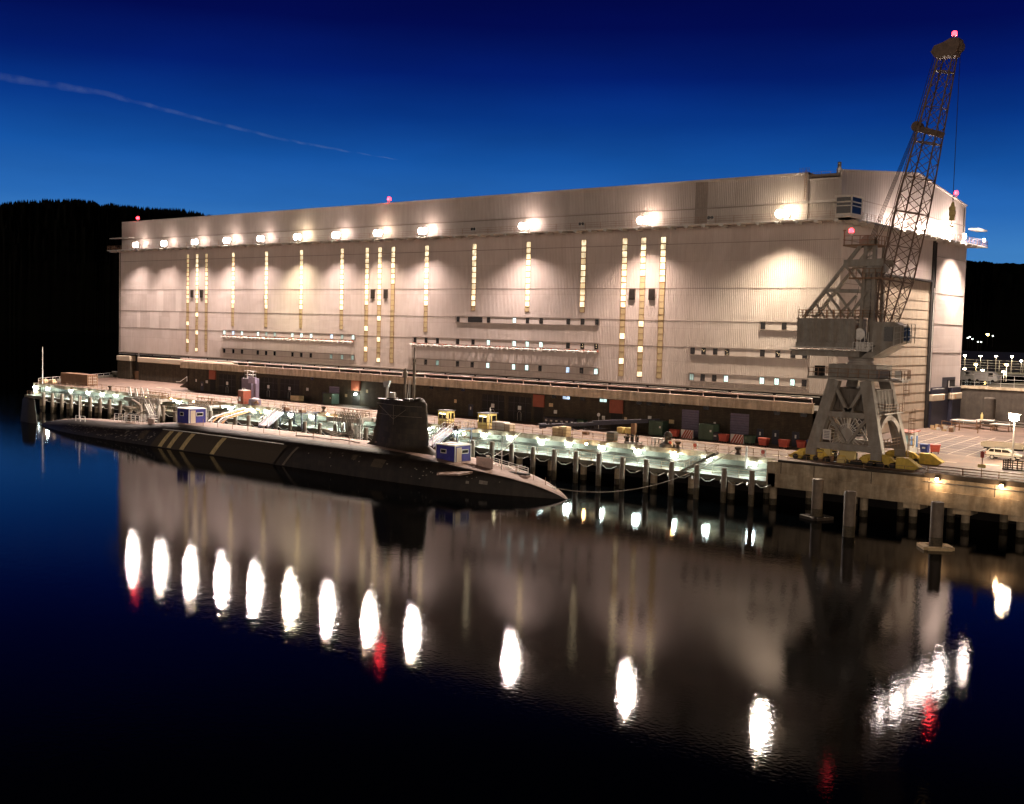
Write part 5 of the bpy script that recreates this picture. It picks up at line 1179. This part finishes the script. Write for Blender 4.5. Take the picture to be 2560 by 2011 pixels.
b = MB(); b.box(CX - 3.2, CX + 3.3, YN + 1.3, YR - 1.2, 12.5, 15.3)
for k in range(11): yy = YN + 1.5 + k * .47; b.box(CX + 3.3, CX + 3.38, yy, yy + .2, 12.7, 15.2)
for k in range(10): xx = CX - 3 + k * .62; b.box(xx, xx + .25, YN + 1.22, YN + 1.3, 12.7, 15.2)
b.build('machinery_box', mat('brown_grey_box', (.17, .145, .125), .5, amt=.2, streak=.4), crane)
# cable reel
reel = MB().path([(CX - .2, YN + .75, 9.55), (CX - .2, YN + .95, 9.55)], .72, 20).build('cable_reel', MT['steel_lt'], crane)
b = MB()
for k in range(28):
    a = k * 2 * math.pi / 28; c = Vector((CX - .2, YN + .85, 9.55)); b.bar(c + Vector((.6 * math.cos(a), 0, .6 * math.sin(a))), c + Vector((2.5 * math.cos(a), .1 * (k % 2), 2.5 * math.sin(a))), .075)
for r in (1.25, 2.5):
    pts = [(CX - .2 + r * math.cos(a * math.pi / 20), YN + .9, 9.55 + r * math.sin(a * math.pi / 20)) for a in range(41)]; b.path(pts, .06, 5)
b.build('spoke', MT['galv'], reel)
# slewing platform, ring and house
b = MB(); b.box(-66.0, -55.0, YN + .1, YR - .6, 16.45, 16.75).box(-55.2, -53.8, YN + 1, YN + 3, 16.4, 16.6); b.build('platform', MT['steel'], crane)
b = MB(); b.rails([(-65.9, YN + .2, 16.75), (-55.1, YN + .2, 16.75), (-53.9, YN + 1, 16.75), (-53.9, YN + 3, 16.75), (-55.1, YR - .7, 16.75), (-65.9, YR - .7, 16.75), (-65.9, YN + .2, 16.75)], 1.1, 1.3, .03, 2); b.build('platform_rail', MT['rail'], crane)
b = MB(); b.box(-63.6, -57.2, YN + 1.2, YR - 1.6, 16.8, 18.4).box(-65.3, -64.3, YN + .7, YN + 1.7, 16.8, 18.1, 1); b.build('turret_base', [MT['steel'], MT['dark']], crane)
MB().box(-54.9, -54.1, YN + 1.3, YN + 1.5, 17.0, 17.9).build('lamp_board', MT['white'], crane)
MB().lathe((CX, 142, 18.4), [(1.7, 0), (1.7, .2), (1.5, .25), (1.5, .5), (1.65, .55), (1.65, 1.0)], 24).build('slew_ring', MT['steel_lt'], crane, smooth=True)
b = MB(); b.box(-68.9, -59.6, YN + 1.2, YR - 1.2, 19.35, 20.0).prism([(-59.6, 19.3), (-57.6, 20.9), (-55.6, 20.9), (-58.2, 19.3)], 'y', YN + 1.6, YR - 1.6); b.box(-69, -59.5, YN + .8, YR - .8, 20.0, 20.14)
b.build('slewing_frame', MT['steel'], crane)
b = MB(); b.rails([(-68.9, YN + .85, 20.14), (-59.6, YN + .85, 20.14)], .35, 1.0, .03, 1); b.build('walk_edge', MT['galv'], crane)
b = MB(); b.box(-68.3, -60.5, YN + 1.3, YR - 1.8, 20.35, 24.1); x = -68.2
while x < -60.7: b.prism([(x, YN + 1.31), (x + .06, YN + 1.2), (x + .25, YN + 1.2), (x + .31, YN + 1.31)], 'z', 21.2, 23.9); x += .62
b.box(-68.35, -60.45, YN + 1.18, YN + 1.32, 20.35, 21.1).box(-68.4, -60.4, YN + 1.2, YR - 1.7, 24.1, 24.22)
house = b.build('machinery_house', MT['steel'], crane)
b = MB(); b.box(-60.5, -60.42, YN + 1.35, YR - 1.9, 20.5, 24.0)
for k in range(5): yy = YN + 1.7 + k * .42; b.box(-60.42, -60.36, yy, yy + .16, 20.9, 23.4, 1)
b.build('house_end', [MT['steel_lt'], MT['rail']], house)
b = MB(); b.rails([(-68.2, YN + 1.4, 24.22), (-58.5, YN + 1.4, 24.22), (-58.5, YR - 1.9, 24.22), (-68.2, YR - 1.9, 24.22), (-68.2, YN + 1.4, 24.22)], 1.1, 1.0, .032, 3); b.build('roof_rail', MT['rail'], house)
b = MB()       # winch pack and cable drums behind the cab
b.path([(-59.9, YN + 1.7, 22.3), (-59.9, YN + 2.2, 22.3)], .75, 16).box(-60.3, -58.2, YN + 1.6, YR - 2, 20.1, 21.2).path([(-59.2, YN + 1.4, 20.9), (-59.2, YN + 2.6, 20.9)], .4, 12)
for k in range(4): b.bar((-60 + k * .5, YN + 1.3, 20.2), (-60 + k * .5, YN + 1.3, 22.0 + k * .2), .07)
b.rails([(-60.4, YN + 1.1, 20.15), (-57.8, YN + 1.1, 20.15)], 1.1, .7, .03, 3); b.build('winch', MT['galv'], crane)
b = MB()       # operator cab
b.prism([(-58.2, 20.9), (-55.4, 20.9), (-54.2, 21.4), (-54.2, 23.4), (-55.4, 23.9), (-58.2, 23.9)], 'y', YN + 1.7, YN + 4.0); cabo = b.build('operator_cab', MT['steel'], crane)
b = MB(); b.box(-56.6, -55.5, YN + 1.62, YN + 1.7, 21.5, 23.3).box(-54.22, -54.14, YN + 1.9, YN + 3.8, 21.6, 23.2); b.build('cab_window', MT['glass_dark'], cabo)
b = MB(); b.rails([(-55.3, YN + 1.5, 20.9), (-53.6, YN + 1.5, 21.3), (-53.6, YN + 4, 21.3)], 2.4, 1.0, .04, 3); b.build('cab_guard', MT['steel_lt'], cabo)
# A-frame tower with the mast head
b = MB()
for y in (YN + 2.0, YR - 2.6):
    b.bar((-67.7, y, 24.3), (-60.3, y, 33.6), .42, .42).bar((-62.4, y, 31.3), (-57.2, y, 31.4), .6, .9).bar((-64.8, y, 27.9), (-60.2, y, 27.8), .36, .4).bar((-62.4, y, 31.2), (-59.9, y, 28.3), .3)
    b.bar((-64.8, y, 27.8), (-62.0, y, 24.4), .3).bar((-60.6, y, 27.2), (-63.2, y, 24.4), .3).bar((-66.1, y, 26.2), (-64.8, y, 24.3), .24).bar((-59.4, y, 27.6), (-61.6, y, 24.4), .26)
for x, z in ((-62.4, 31.3), (-64.8, 27.9), (-60.3, 33.6)): b.bar((x, YN + 2.0, z), (x, YR - 2.6, z), .3)
b.build('a_frame', MT['steel'], crane)
b = MB(); yc = (YN + YR) / 2 - .3
for x in (-60.0, -58.4):
    for y in (YN + 2.2, YR - 2.8): b.bar((x, y, 20.2), (x + (.3 if x < -59 else -.1), y, 33.6), .42)
for k in range(9): z = 24.5 + k * 1.05; b.bar((-60, YN + 2.2, z), (-58.4, YN + 2.2, z + (.6 if k % 2 else -.1)), .16)
b.box(-59.7, -58.9, YN + 2.3, YR - 3.4, 24.4, 30.8); b.build('mast_tower', MT['steel'], crane)
b = MB(); b.box(-61.6, -57.2, YN + 1.6, YR - 2.2, 29.3, 29.5).rails([(-61.5, YN + 1.7, 29.5), (-57.3, YN + 1.7, 29.5)], 1.1, .8, .03, 2); b.build('mast_platform', MT['rail'], crane); b = MB(); b.box(-62.6, -58.2, YN + 1.7, YR - 2.2, 33.5, 33.7); b.rails([(-62.5, YN + 1.8, 33.7), (-58.3, YN + 1.8, 33.7), (-58.3, YR - 2.3, 33.7)], 1.1, 1.0, .032, 2);
b.bar((-62.5, YN + 1.8, 33.7), (-62.5, YN + 1.8, 35.6), .12).bar((-62.7, YN + 1.8, 35.5), (-62.3, YN + 1.8, 35.5), .1); b.build('mast_platform', MT['rail'], crane)
b = MB()
for y in (YN + 2.4, YN + 3.0, YN + 3.6): b.path([(-59.7, y, 34.0), (-59.7, y + .12, 34.0)], .9, 18)
b.box(-60.2, -59.2, YN + 2.2, YN + 3.9, 33.7, 34.3); b.build('head_sheave', MT['steel'], crane); b = MB(); b.box(-58.4, -57.2, YN + 2, YN + 3.6, 30.2, 31.2).path([(-59, YN + 1.9, 30.4), (-59, YN + 2.1, 30.4)], .6, 14); b.build('winch_box', MT['steel'], crane)
# jib: four chords, lattice on all faces, tapering at both ends
JF, JT = Vector((-57.7, yc, 20.6)), Vector((-51.0, yc, 56.6)); jd = (JT - JF).normalized(); js = Vector((0, 1, 0)); ju = jd.cross(js).normalized()
if ju.x < 0: ju = -ju
def jsec(u):
    wd = 1.0 + .62 * min(1, u / .22) if u < .22 else 1.62 - (.85 * max(0, (u - .5)) / .5)
    dp = .45 + 1.05 * min(1, u / .22) if u < .22 else 1.5 - (.7 * max(0, (u - .5)) / .5)
    c = JF + (JT - JF) * u; return [c + js * a * wd + ju * e * dp for a, e in ((-1, -1), (1, -1), (1, 1), (-1, 1))]
NP = 17; secs = [jsec(k / NP) for k in range(NP + 1)]
b = MB()
for a, c in zip(secs, secs[1:]):
    for k in range(4): b.bar(a[k], c[k], .15, .15)
for a in secs[::4] + [secs[-1]]:
    for k in range(4): b.bar(a[k], a[(k + 1) % 4], .13, .13)
    b.bar(a[0], a[2], .1)
jib = b.build('jib', MT['rust'], crane)
b = MB()
for i, (a, c) in enumerate(zip(secs, secs[1:])):
    for k in range(4):
        n_ = (k + 1) % 4
        b.bar(a[k], c[n_], .07); b.bar(a[n_], c[k], .07)
        if i % 2 == 0: b.bar(a[k], a[n_], .085)
b.build('lattice', MT['rust'], jib)
b = MB()
for k in range(NP): p_ = secs[k][0] - ju * .5 + js * .4; q_ = secs[k + 1][0] - ju * .5 + js * .4; b.bar(p_, q_, .08).bar(p_ + js * .5, q_ + js * .5, .08)
for k in range(100): u = JF + (JT - JF) * (.05 + .9 * k / 100) - ju * (jsec(.05 + .9 * k / 100)[0] - jsec(.05 + .9 * k / 100)[3]).length * .5 - ju * .5 - js * .9; b.bar(u, u + js * .5, .04)
b.build('ladder', MT['rust'], jib)
hd = MB(); c = JT
hd.prism([(-52.4, 56.2), (-50.0, 56.2), (-49.5, 57.3), (-49.6, 58.2), (-50.5, 58.3), (-51.4, 57.9), (-52.5, 57.6), (-52.9, 56.9)], 'y', yc - .9, yc + .9); hd.path([(-49.95, yc - .5, 57.3), (-49.95, yc + .5, 57.3)], .75, 16).path([(-52.1, yc - .5, 57.0), (-52.1, yc + .5, 57.0)], .75, 16)
hd.build('jib_head', MT['rust'], jib)
b = MB(); m0 = JF + (JT - JF) * .745; b.bar(m0 - ju * 1.9 + Vector((0, 0, .25)), m0 + ju * 1.4 - Vector((0, 0, .3)), 1.6, .7); b.path([tuple(m0 - ju * 1.7 + Vector((0, -.5, .4))), tuple(m0 - ju * 1.7 + Vector((0, .5, .4)))], .65, 14); b.build('luffing_sheave', MT['rust'], jib)
b = MB(); ap = Vector((-59.6, yc, 34.6)); mp_ = m0 - ju * 1.8 + Vector((0, 0, .4)); hp_ = Vector((-52.3, yc, 57.2))
for y in (-.6, -.2, .2, .6): b.bar(ap + Vector((0, y, 0)), mp_ + Vector((0, y * .6, 0)), .05)
for y in (-.3, .3): b.bar(mp_ + Vector((-.3, y, 0)), hp_ + Vector((-.2, y, 0)), .05); b.bar(ap + Vector((.6, y, -.4)), JF + (JT - JF) * .52 - ju * 1.8 + Vector((0, y, 0)), .05)
b.bar(ap + Vector((-.3, 0, 0)), (-61.8, yc, 24.3), .04).bar(ap + Vector((-.1, .4, 0)), (-60.9, yc + .3, 24.3), .04)
b.build('luffing_rope', MT['black'], crane)
b = MB(); hx = -49.6; b.bar((hx, yc, 57.3), (hx, yc, 38.6), .06); b.build('hoist_rope', MT['black'], crane)
b = MB(); b.path([(hx, yc, 38.7), (hx, yc, 38.1)], .08, 8, 0, .3).lathe((hx, yc, 36.4), [(.3, 0), (.36, .1), (.36, .5), (.3, .55), (.42, .6), (.42, 1.1), (.3, 1.15), (.4, 1.2), (.4, 1.6), (.2, 1.75)], 12); b.path([(hx, yc, 36.4), (hx, yc, 36.1), (hx - .22, yc, 35.85), (hx - .05, yc, 35.6), (hx + .2, yc, 35.75)], .1, 8)
b.build('hook_block', MT['yellowp'], crane, smooth=True)
for loc, lb in (((-50.4, yc, 58.3), 'red beacon on the tip of the crane jib'), ((-61.6, YN + 1.8, 34.8), 'red beacon on the crane mast platform')):
    o = dup(bp_, loc, None, lb); o.scale = (.8, .8, .8); [setattr(c_.material_slots[0], 'link', 'OBJECT') or setattr(c_.material_slots[0], 'material', DIMRED) for c_ in o.children if c_.name.startswith('lens')]; l = pt('beacon_glow', (0, 0, 0), 1.5, (1, .08, .1), .15); l.parent = o; l.location = (0, -.6, 1.0)
# ladders, cages
b = MB()
for x, y, z0, z1 in ((-56.0, YR - .2, 12.5, 16.4), (-54.8, YR - 1, 6.2, 12.4)):
    for s in (-.25, .25): b.bar((x, y + s, z0), (x, y + s, z1), .06)
    k = z0
    while k < z1: b.bar((x, y - .25, k), (x, y + .25, k), .04); k += .33
    k = z0 + 2
    while k < z1 + .6: b.path([(x, y - .35, k), (x + .4, y - .4, k), (x + .7, y, k), (x + .4, y + .4, k), (x, y + .35, k)], .03, 5); k += .7
    for dx, dy in ((.4, -.4), (.7, 0), (.4, .4)): b.bar((x + dx, y + dy, z0 + 2), (x + dx, y + dy, z1 + .5), .035)
b.rails([(-57.2, YN + 1.5, 12.4), (-56.0, YN + 1.5, 12.4), (-56.0, YR - .6, 12.4)], 1.1, .9, .03, 3); b.rails([(-56, YN + .8, 7.9), (-56, YR - .8, 7.9)], 1.2, 1.0, .03, 3)
b.build('caged_ladder', MT['rail'], crane)
MB().box(-57.4, -55.9, YN + 1.3, YR - .5, 12.25, 12.4).build('side_landing', MT['steel_lt'], crane)
MB().box(-63.3, -62.2, YN - .35, YN - .3, 8.7, 10.0).build('notice_board', MT['white'], crane)
b = MB(); b.rails([(0, 0, 0), (1, 0, 0)], .01, 1, .001, 1) if False else b
for k in range(5): b.box(-63.1, -62.4, YN - .37, YN - .35, 8.9 + k * .2, 8.98 + k * .2)
b.build('notice_lines', MT['purple'], crane)
# yellow bogies under each corner
for y in (YN, YR):
    for s in (-1, 1):
        x = CX + s * 4.35; b = MB(); b.prism([(x - 2.2, 6.75), (x - 1.6, 7.2), (x - .4, 7.45), (x + .4, 7.45), (x + 1.6, 7.2), (x + 2.2, 6.75), (x + 2.2, 6.5), (x - 2.2, 6.5)], 'y', y - .35, y + .35)
        for q in (-1.35, 1.35): b.prism([(x + q - .75, 6.5), (x + q + .75, 6.5), (x + q + 1.05, 6.2), (x + q - 1.05, 6.2)], 'y', y - .5, y + .5); b.box(x + q - .35, x + q + .35, y - .62, y - .4, 6.3, 6.9)
        bo = b.build('bogie', MT['yellow'], crane)
        for q in (-2.1, -.7, .7, 2.1): MB().path([(x + q, y - .62, 6.18), (x + q, y + .62, 6.18)], .36, 14).build('wheel', MT['black'], bo)
    b = MB(); x = CX + 8.2
    b.prism([(x - 1.3, 5.9), (x + 1.0, 5.9), (x + 1.6, 6.3), (x + .1, 7.25), (x - 1.3, 7.25)], 'y', y - .55, y + .55); b.build('buffer_guard', MT['yellow'], crane); x = CX - 6.6; b = MB()
    b.prism([(x + .9, 5.95), (x - .6, 5.95), (x - .9, 6.2), (x, 6.8), (x + .9, 6.8)], 'y', y - .5, y + .5); b.build('buffer_guard', MT['yellow'], crane)
b = MB()
for k in range(60):
    x = CX + RND.uniform(-5.5, 8.6); y = YN + RND.choice((-.2, .9, 1.4, 2.5)) + RND.uniform(-.2, .2); sx, sz = RND.uniform(.15, .5), RND.uniform(.2, .6); z = 5.86; b.box(x - sx, x + sx, y - .2, y + .2, z, z + sz * 2.0, RND.choice((0, 1, 2, 3, 4, 4)))
b.box(CX - 6.1, CX + 9.2, YN - .65, YN + 3.2, 5.84, 5.9, 4)
b.build('drive_gear', [MT['yellow'], MT['steel'], MT['yellowp'], MT['rail'], MT['black']], crane)
b = MB(); b.box(CX - 2.6, CX - 1.8, YN - .3, YN + .3, 6.6, 7.5).box(CX - .6, CX + 1.4, YN - .2, YN + .4, 6.4, 7.4); b.build('motor_box', MT['yellowp'], crane)

# ------------------------------------------------------------------ the yard on the right
t = thing('gate_hut', 'white hut with coloured posters beside the crane', 'hut', (-59.6, 157.8, ZD)); hx0, hx1, hy0, hy1 = -61.2, -59.0, 156.5, 159.6
MB().box(hx0, hx1, hy0, hy1, ZD + .05, 8.75).build('body', MT['white'], t, bev=.04); MB().prism([(hy0 - .2, 8.75), (hy1 + .2, 8.9), (hy1 + .2, 9.05), (hy0 - .2, 8.9)], 'x', hx0 - .2, hx1 + .25).build('roof', MT['red'], t)
b = MB()
for k, m in enumerate((0, 1, 2, 0)): b.box(hx1 + .01, hx1 + .05, hy0 + .35 + k * .66, hy0 + .85 + k * .66, 7.0 - (k % 2) * .3, 8.3 - (k % 3) * .3, m)
b.build('poster', [mat('blue_poster', (.1, .25, .6), .5), MT['timber'], MT['white']], t); b = MB(); b.box(hx0 + .2, hx0 + .8, hy0 - .04, hy0, 7.0, 8.4).box(hx0 + 1.1, hx0 + 1.9, hy0 - .04, hy0, 7.0, 8.4); b.build('window', EM['cyd'], t)
# tall yard lamp
lx, ly, lz = -45.6, 157.5, 11.95
t = thing('yard_lamp', 'tall lamp post with a blinding white head in the yard', 'street lamp', (lx, ly, ZD)); MB().tube((lx, ly, ZD), (lx, ly, lz + .3), .13, 10, .08).build('post', MT['galv'], t)
b = MB(); b.box(lx - .75, lx + .75, ly - .2, ly + .25, lz + .25, lz + .45).box(lx - .05, lx + .05, ly - .5, ly, lz + .2, lz + .3); b.build('head', MT['galv'], t)
MB().lathe((lx, ly - .2, lz - .1), [(.1, -.5), (.55, -.3), (.6, .1), (.4, .3)], 14).build('lens', emit('yard_lamp_lens', (1, .84, .62), 300.0), t)
pt('yard_glow', (lx - .3, ly - .9, lz), 6000, (1, .74, .5), .3, t)
# estate car
def wheel(b, x, y, z, r, wd, m=0): b.path([(x, y - wd / 2, z), (x, y + wd / 2, z)], r, 16, m)
t = thing('parked_car', 'pale silver estate car parked beside the yard lamp', 'car', (-47.7, 161.3, ZD)); cx, cy_ = -47.7, 161.3
sd = [(-2.3, .35), (2.25, .35), (2.35, .62), (2.25, .85), (1.35, 1.0), (.65, 1.45), (.2, 1.52), (-1.7, 1.5), (-2.2, 1.05), (-2.35, .7)]
b = MB(); b.prism([(cx + x, ZD + z) for x, z in sd], 'y', cy_ - .86, cy_ + .86); b.build('body', MT['carsilver'], t, bev=.06)
b = MB()
for s in (-1, 1):
    y = cy_ + s * .87
    for poly in ([(-1.95, 1.03), (-1.2, 1.03), (-1.2, 1.42), (-1.65, 1.42)], [(-1.1, 1.03), (-.25, 1.03), (-.25, 1.42), (-1.1, 1.42)], [(-.15, 1.03), (1.0, 1.03), (.55, 1.40), (-.15, 1.42)]): b.prism([(cx + x, ZD + z) for x, z in poly], 'y', y - .01, y + .01)
b.build('window', MT['glass_dark'], t)
for x in (-1.4, 1.45):
    for s in (-1, 1):
        q = MB(); wheel(q, cx + x, cy_ + s * .8, ZD + .31, .31, .2); w_ = q.build('wheel', MT['tyre'], t, smooth=True); q = MB(); wheel(q, cx + x, cy_ + s * .9, ZD + .31, .19, .03); q.build('rim', MT['galv'], w_)
b = MB(); b.box(cx - 1.6, cx + .1, cy_ - .62, cy_ - .56, ZD + 1.53, ZD + 1.58).box(cx - 1.6, cx + .1, cy_ + .56, cy_ + .62, ZD + 1.53, ZD + 1.58); b.build('roof_rail', MT['black'], t)
MB().box(cx + 2.2, cx + 2.34, cy_ - .8, cy_ - .45, ZD + .6, ZD + .78).build('headlight', MT['white'], t); MB().box(cx - 2.36, cx - 2.28, cy_ - .85, cy_ - .65, ZD + .7, ZD + 1.0).build('tail_light', MT['bin_red'], t); MB().box(cx - 2.34, cx + 2.3, cy_ - .885, cy_ - .86, ZD + .55, ZD + .62).build('side_trim', MT['black'], t)
# flatbed truck
t = thing('flatbed_truck', 'beige flatbed truck standing behind the pale estate car', 'truck', (-49.5, 169.6, ZD)); b = MB(); X = -50; Y = 169.6
b.box(-53.2, -47.6, Y - 1.1, Y + 1.1, ZD + .9, ZD + 1.05).box(-53.2, -47.6, Y - 1.12, Y - 1.05, ZD + 1.05, ZD + 1.6).box(-53.2, -47.6, Y + 1.05, Y + 1.12, ZD + 1.05, ZD + 1.6).box(-53.26, -53.16, Y - 1.1, Y + 1.1, ZD + 1.05, ZD + 1.6); b.build('load_bed', MT['cream'], t)
MB().prism([(-47.4, ZD + .6), (-44.6, ZD + .6), (-44.5, ZD + 1.4), (-45.2, ZD + 2.5), (-47.4, ZD + 2.6)], 'y', Y - 1.05, Y + 1.05).build('cab', MT['cream'], t, bev=.08)
b = MB(); b.box(-46.9, -45.6, Y - 1.08, Y - 1.04, ZD + 1.6, ZD + 2.35); b.build('window', MT['glass_dark'], t); MB().box(-53, -45, Y - .5, Y + .5, ZD + .6, ZD + .88).build('chassis', MT['black'], t)
for x in (-52, -45.8):
    for s in (-1, 1): q = MB(); wheel(q, x, Y + s * .9, ZD + .42, .42, .26); q.build('wheel', MT['tyre'], t, smooth=True)
t = thing('pedestrian_barrier', 'dark steel barrier frame before the pale estate car', 'barrier', (-43, 149, ZD)); b = MB(); b.rails([(-44.2, 149, ZD), (-41, 149.6, ZD), (-37, 150, ZD)], 1.2, .55, .045, 4); b.rails([(-44.2, 149, ZD), (-44.2, 152, ZD)], 1.2, 1, .045, 4); b.build('frame', MT['conc_dk'], t); MB().box(-44.3, -37, 148.9, 149.9, ZD, ZD + .12).build('base', MT['conc_dk'], t)
t = thing('notice_post', 'thin post with red and yellow plates beside the yard railing', 'sign', (-43.2, 137.6, ZD)); MB().bar((-43.2, 137.6, ZD), (-43.2, 137.6, 9.0), .1).build('post', MT['rail'], t); MB().box(-43.4, -43.0, 137.5, 137.56, 8.2, 8.9).build('red_plate', MT['bin_red'], t); MB().box(-43.65, -42.75, 137.5, 137.56, 7.0, 7.4).build('yellow_plate', MT['yellowp'], t)
def stand(lb, x, y, wx, wy, h):
    t = thing('low_stand', lb, 'stand', (x, y, ZD), 'low stands by the hall corner'); MB().box(x - wx / 2, x + wx / 2, y - wy / 2, y + wy / 2, ZD + h - .15, ZD + h).build('top', MT['trim_lt'], t); b = MB()
    for a in (-.45, .45):
        for c in (-.4, .4): b.bar((x + wx * a, y + wy * c, ZD), (x + wx * a, y + wy * c, ZD + h - .15), .14)
    b.bar((x - wx * .45, y - wy * .4, ZD + h * .5), (x + wx * .45, y - wy * .4, ZD + h * .5), .25, .1); b.build('frame', MT['rail'], t)
stand('longest low stand beside the ramp railing', -70.6, 214.5, 5.0, 2.5, 1.3); stand('low stand between the two others by the bottle', -66.6, 213.5, 3.2, 2.6, 1.7); stand('low stand furthest from the hall corner', -63.4, 211.5, 3.4, 2.4, 1.3)
t = thing('gas_bottle', 'small pale gas bottle on the middle stand', 'bottle', (-67.4, 213.2, 7.5)); MB().lathe((-67.4, 213.2, 7.5), [(.22, 0), (.22, .9), (.1, 1.1), (.06, 1.3)], 10).build('body', MT['yellowp'], t, smooth=True)
t = thing('round_tank', 'dim round tank standing behind the stands', 'tank', (-68.6, 221, ZD)); MB().lathe((-68.6, 221, ZD), [(1.1, 0), (1.1, 5.2), (.9, 5.4), (.1, 5.5)], 16).build('shell', MT['conc_dk'], t, smooth=True)
tag(MB().rails([(-73, 208.7, ZD), (-64.6, 202.6, ZD)], 1.3, 5, .07, 2).build('ramp_railing', MT['rail']), 'rusty two bar railing slanting before the hall corner', 'railing')
b = MB()
for k in range(22): x = -73.4 + RND.uniform(0, 5.5); y = 204 - (x + 73) * .55 + RND.uniform(-.8, .8); b.box(x - .3, x + .3, y - .2, y + .2, ZD, ZD + RND.uniform(.2, 1.0), RND.choice((0, 1, 2)))
o = b.build('debris', [MT['white'], MT['rail'], MT['timber']], kind='stuff', label='scattered scrap and timber at the foot of the hall corner')
# retaining wall, fence, lamps and vans on the higher ground
t = thing('retaining_wall', 'dark high retaining wall behind the yard', 'wall', (-20, 224, ZD)); MB().box(-75, 120, 224, 224.6, ZD, 12.6).build('face', MT['conc_dk'], t); MB().box(-75, 120, 223.8, 224.7, 12.6, 13.1).build('coping', MT['conc'], t)
tag(MB().rails([(-75, 224.3, 13.1), (60, 224.3, 13.1)], 2.2, 2.4, .03, 3).build('wall_fence', MT['galv']), 'mesh fence with posts along the top of the retaining wall', 'fence')
tag(MB().rails([(-77, 220, ZD), (-40, 220.5, ZD)], 1.1, 4, .04, 2).build('boundary_railing', MT['galv']), 'pale railing at the foot of the retaining wall', 'railing')
tag(MB().rails([(-135, 338, 13.1), (40, 345, 13.1)], 3.0, 3.2, .06, 4).build('perimeter_fence', MT['trim_lt']), 'pale perimeter fence far behind the yard', 'fence')
fp = None
for i, (x, y, z, m) in enumerate([(-109.8, 330, 17.4, 0), (-105.5, 330, 17.4, 0), (-101.3, 330, 17.5, 0), (-97.1, 330, 17.6, 0), (-94.6, 330, 16.5, 0), (-84.0, 260, 16.5, 1), (-77.5, 260, 16.7, 1), (-86.4, 260, 15.4, 0), (-82.5, 260, 15.3, 0), (-78.0, 260, 15.1, 0)]):
    lb = 'warm street lamp along the fence on the far upper ground' if m == 0 else 'yellow street lamp on the far upper ground'
    t = thing('street_lamp', lb, 'street lamp', (x, y, 13.05), 'street lamps on the upper ground'); MB().bar((x, y, 13.05), (x, y, z + .1), .14).build('post', MT['galv'], t)
    MB().box(x - .3, x + .3, y - .35, y, z - .12, z + .1).build('lens', EM['far'] if m == 0 else EM['fary'], t); pt('lamp_glow', (x, y - .8, z - .2), 700, (1, .8, .5) if m == 0 else (1, .75, .3), .2, t)
for x, y, lb in ((-82.2, 247, 'white van parked behind the wall fence beside a lamp'), (-77.2, 246, 'white van behind the wall fence below a yellow lamp')):
    t = thing('parked_van', lb, 'van', (x, y, 13.05), 'white vans on the upper ground'); MB().prism([(x - 2.5, 13.4), (x + 2.3, 13.4), (x + 2.45, 14.2), (x + 1.7, 15.2), (x + 1.2, 15.4), (x - 2.5, 15.4)], 'y', y - .95, y + .95).build('body', MT['white'], t, bev=.08)
    MB().box(x + .6, x + 1.5, y - .99, y - .95, 14.4, 15.1).build('window', MT['glass_dark'], t)
    for q in (-1.6, 1.5): c_ = MB(); wheel(c_, x + q, y - .85, 13.4, .34, .24); c_.build('wheel', MT['tyre'], t, smooth=True)
# distant lights on the hillside and the far shore
dl = None
for i, (x, y, z, m, lb) in enumerate([(-472.5, 1500, 28.5, 1, 'lone yellow lamp on the dark hillside right of the hall'), (-494.6, 1500, 25, 0, ''), (-497, 1500, 23.5, 0, ''), (-491, 1500, 22.5, 0, ''), (-484, 1500, 19, 0, ''), (-480, 1500, 19, 0, ''), (-466, 1500, 27, 0, ''),
                                   (-2559.5, 1500, 5, 0, ''), (-2580, 1500, 5, 0, ''), (-2575, 1500, 4, 0, '')]):
    lb = lb or ('dim white house light low on the hillside right of the hall' if x > -1000 else 'white lamp on the far shore left of the hall')
    s = 1.1 if i == 0 else (.6 if x > -1000 else 2.5)
    t = thing('distant_lamp', lb, 'lamp', (x, y, z), 'lights on the hillside' if x > -1000 else 'lights on the far shore'); MB().box(x - s, x + s, y - s, y + s, z - s, z + s).build('lens', EM['fary'] if m else emit('far_white_lamp_%d' % i, (.9, 1, .9), 8 if x > -1000 else 12), t)
    MB().bar((x, y, z - s), (x, y, z - 14), .3).build('post', MT['dark'], t)
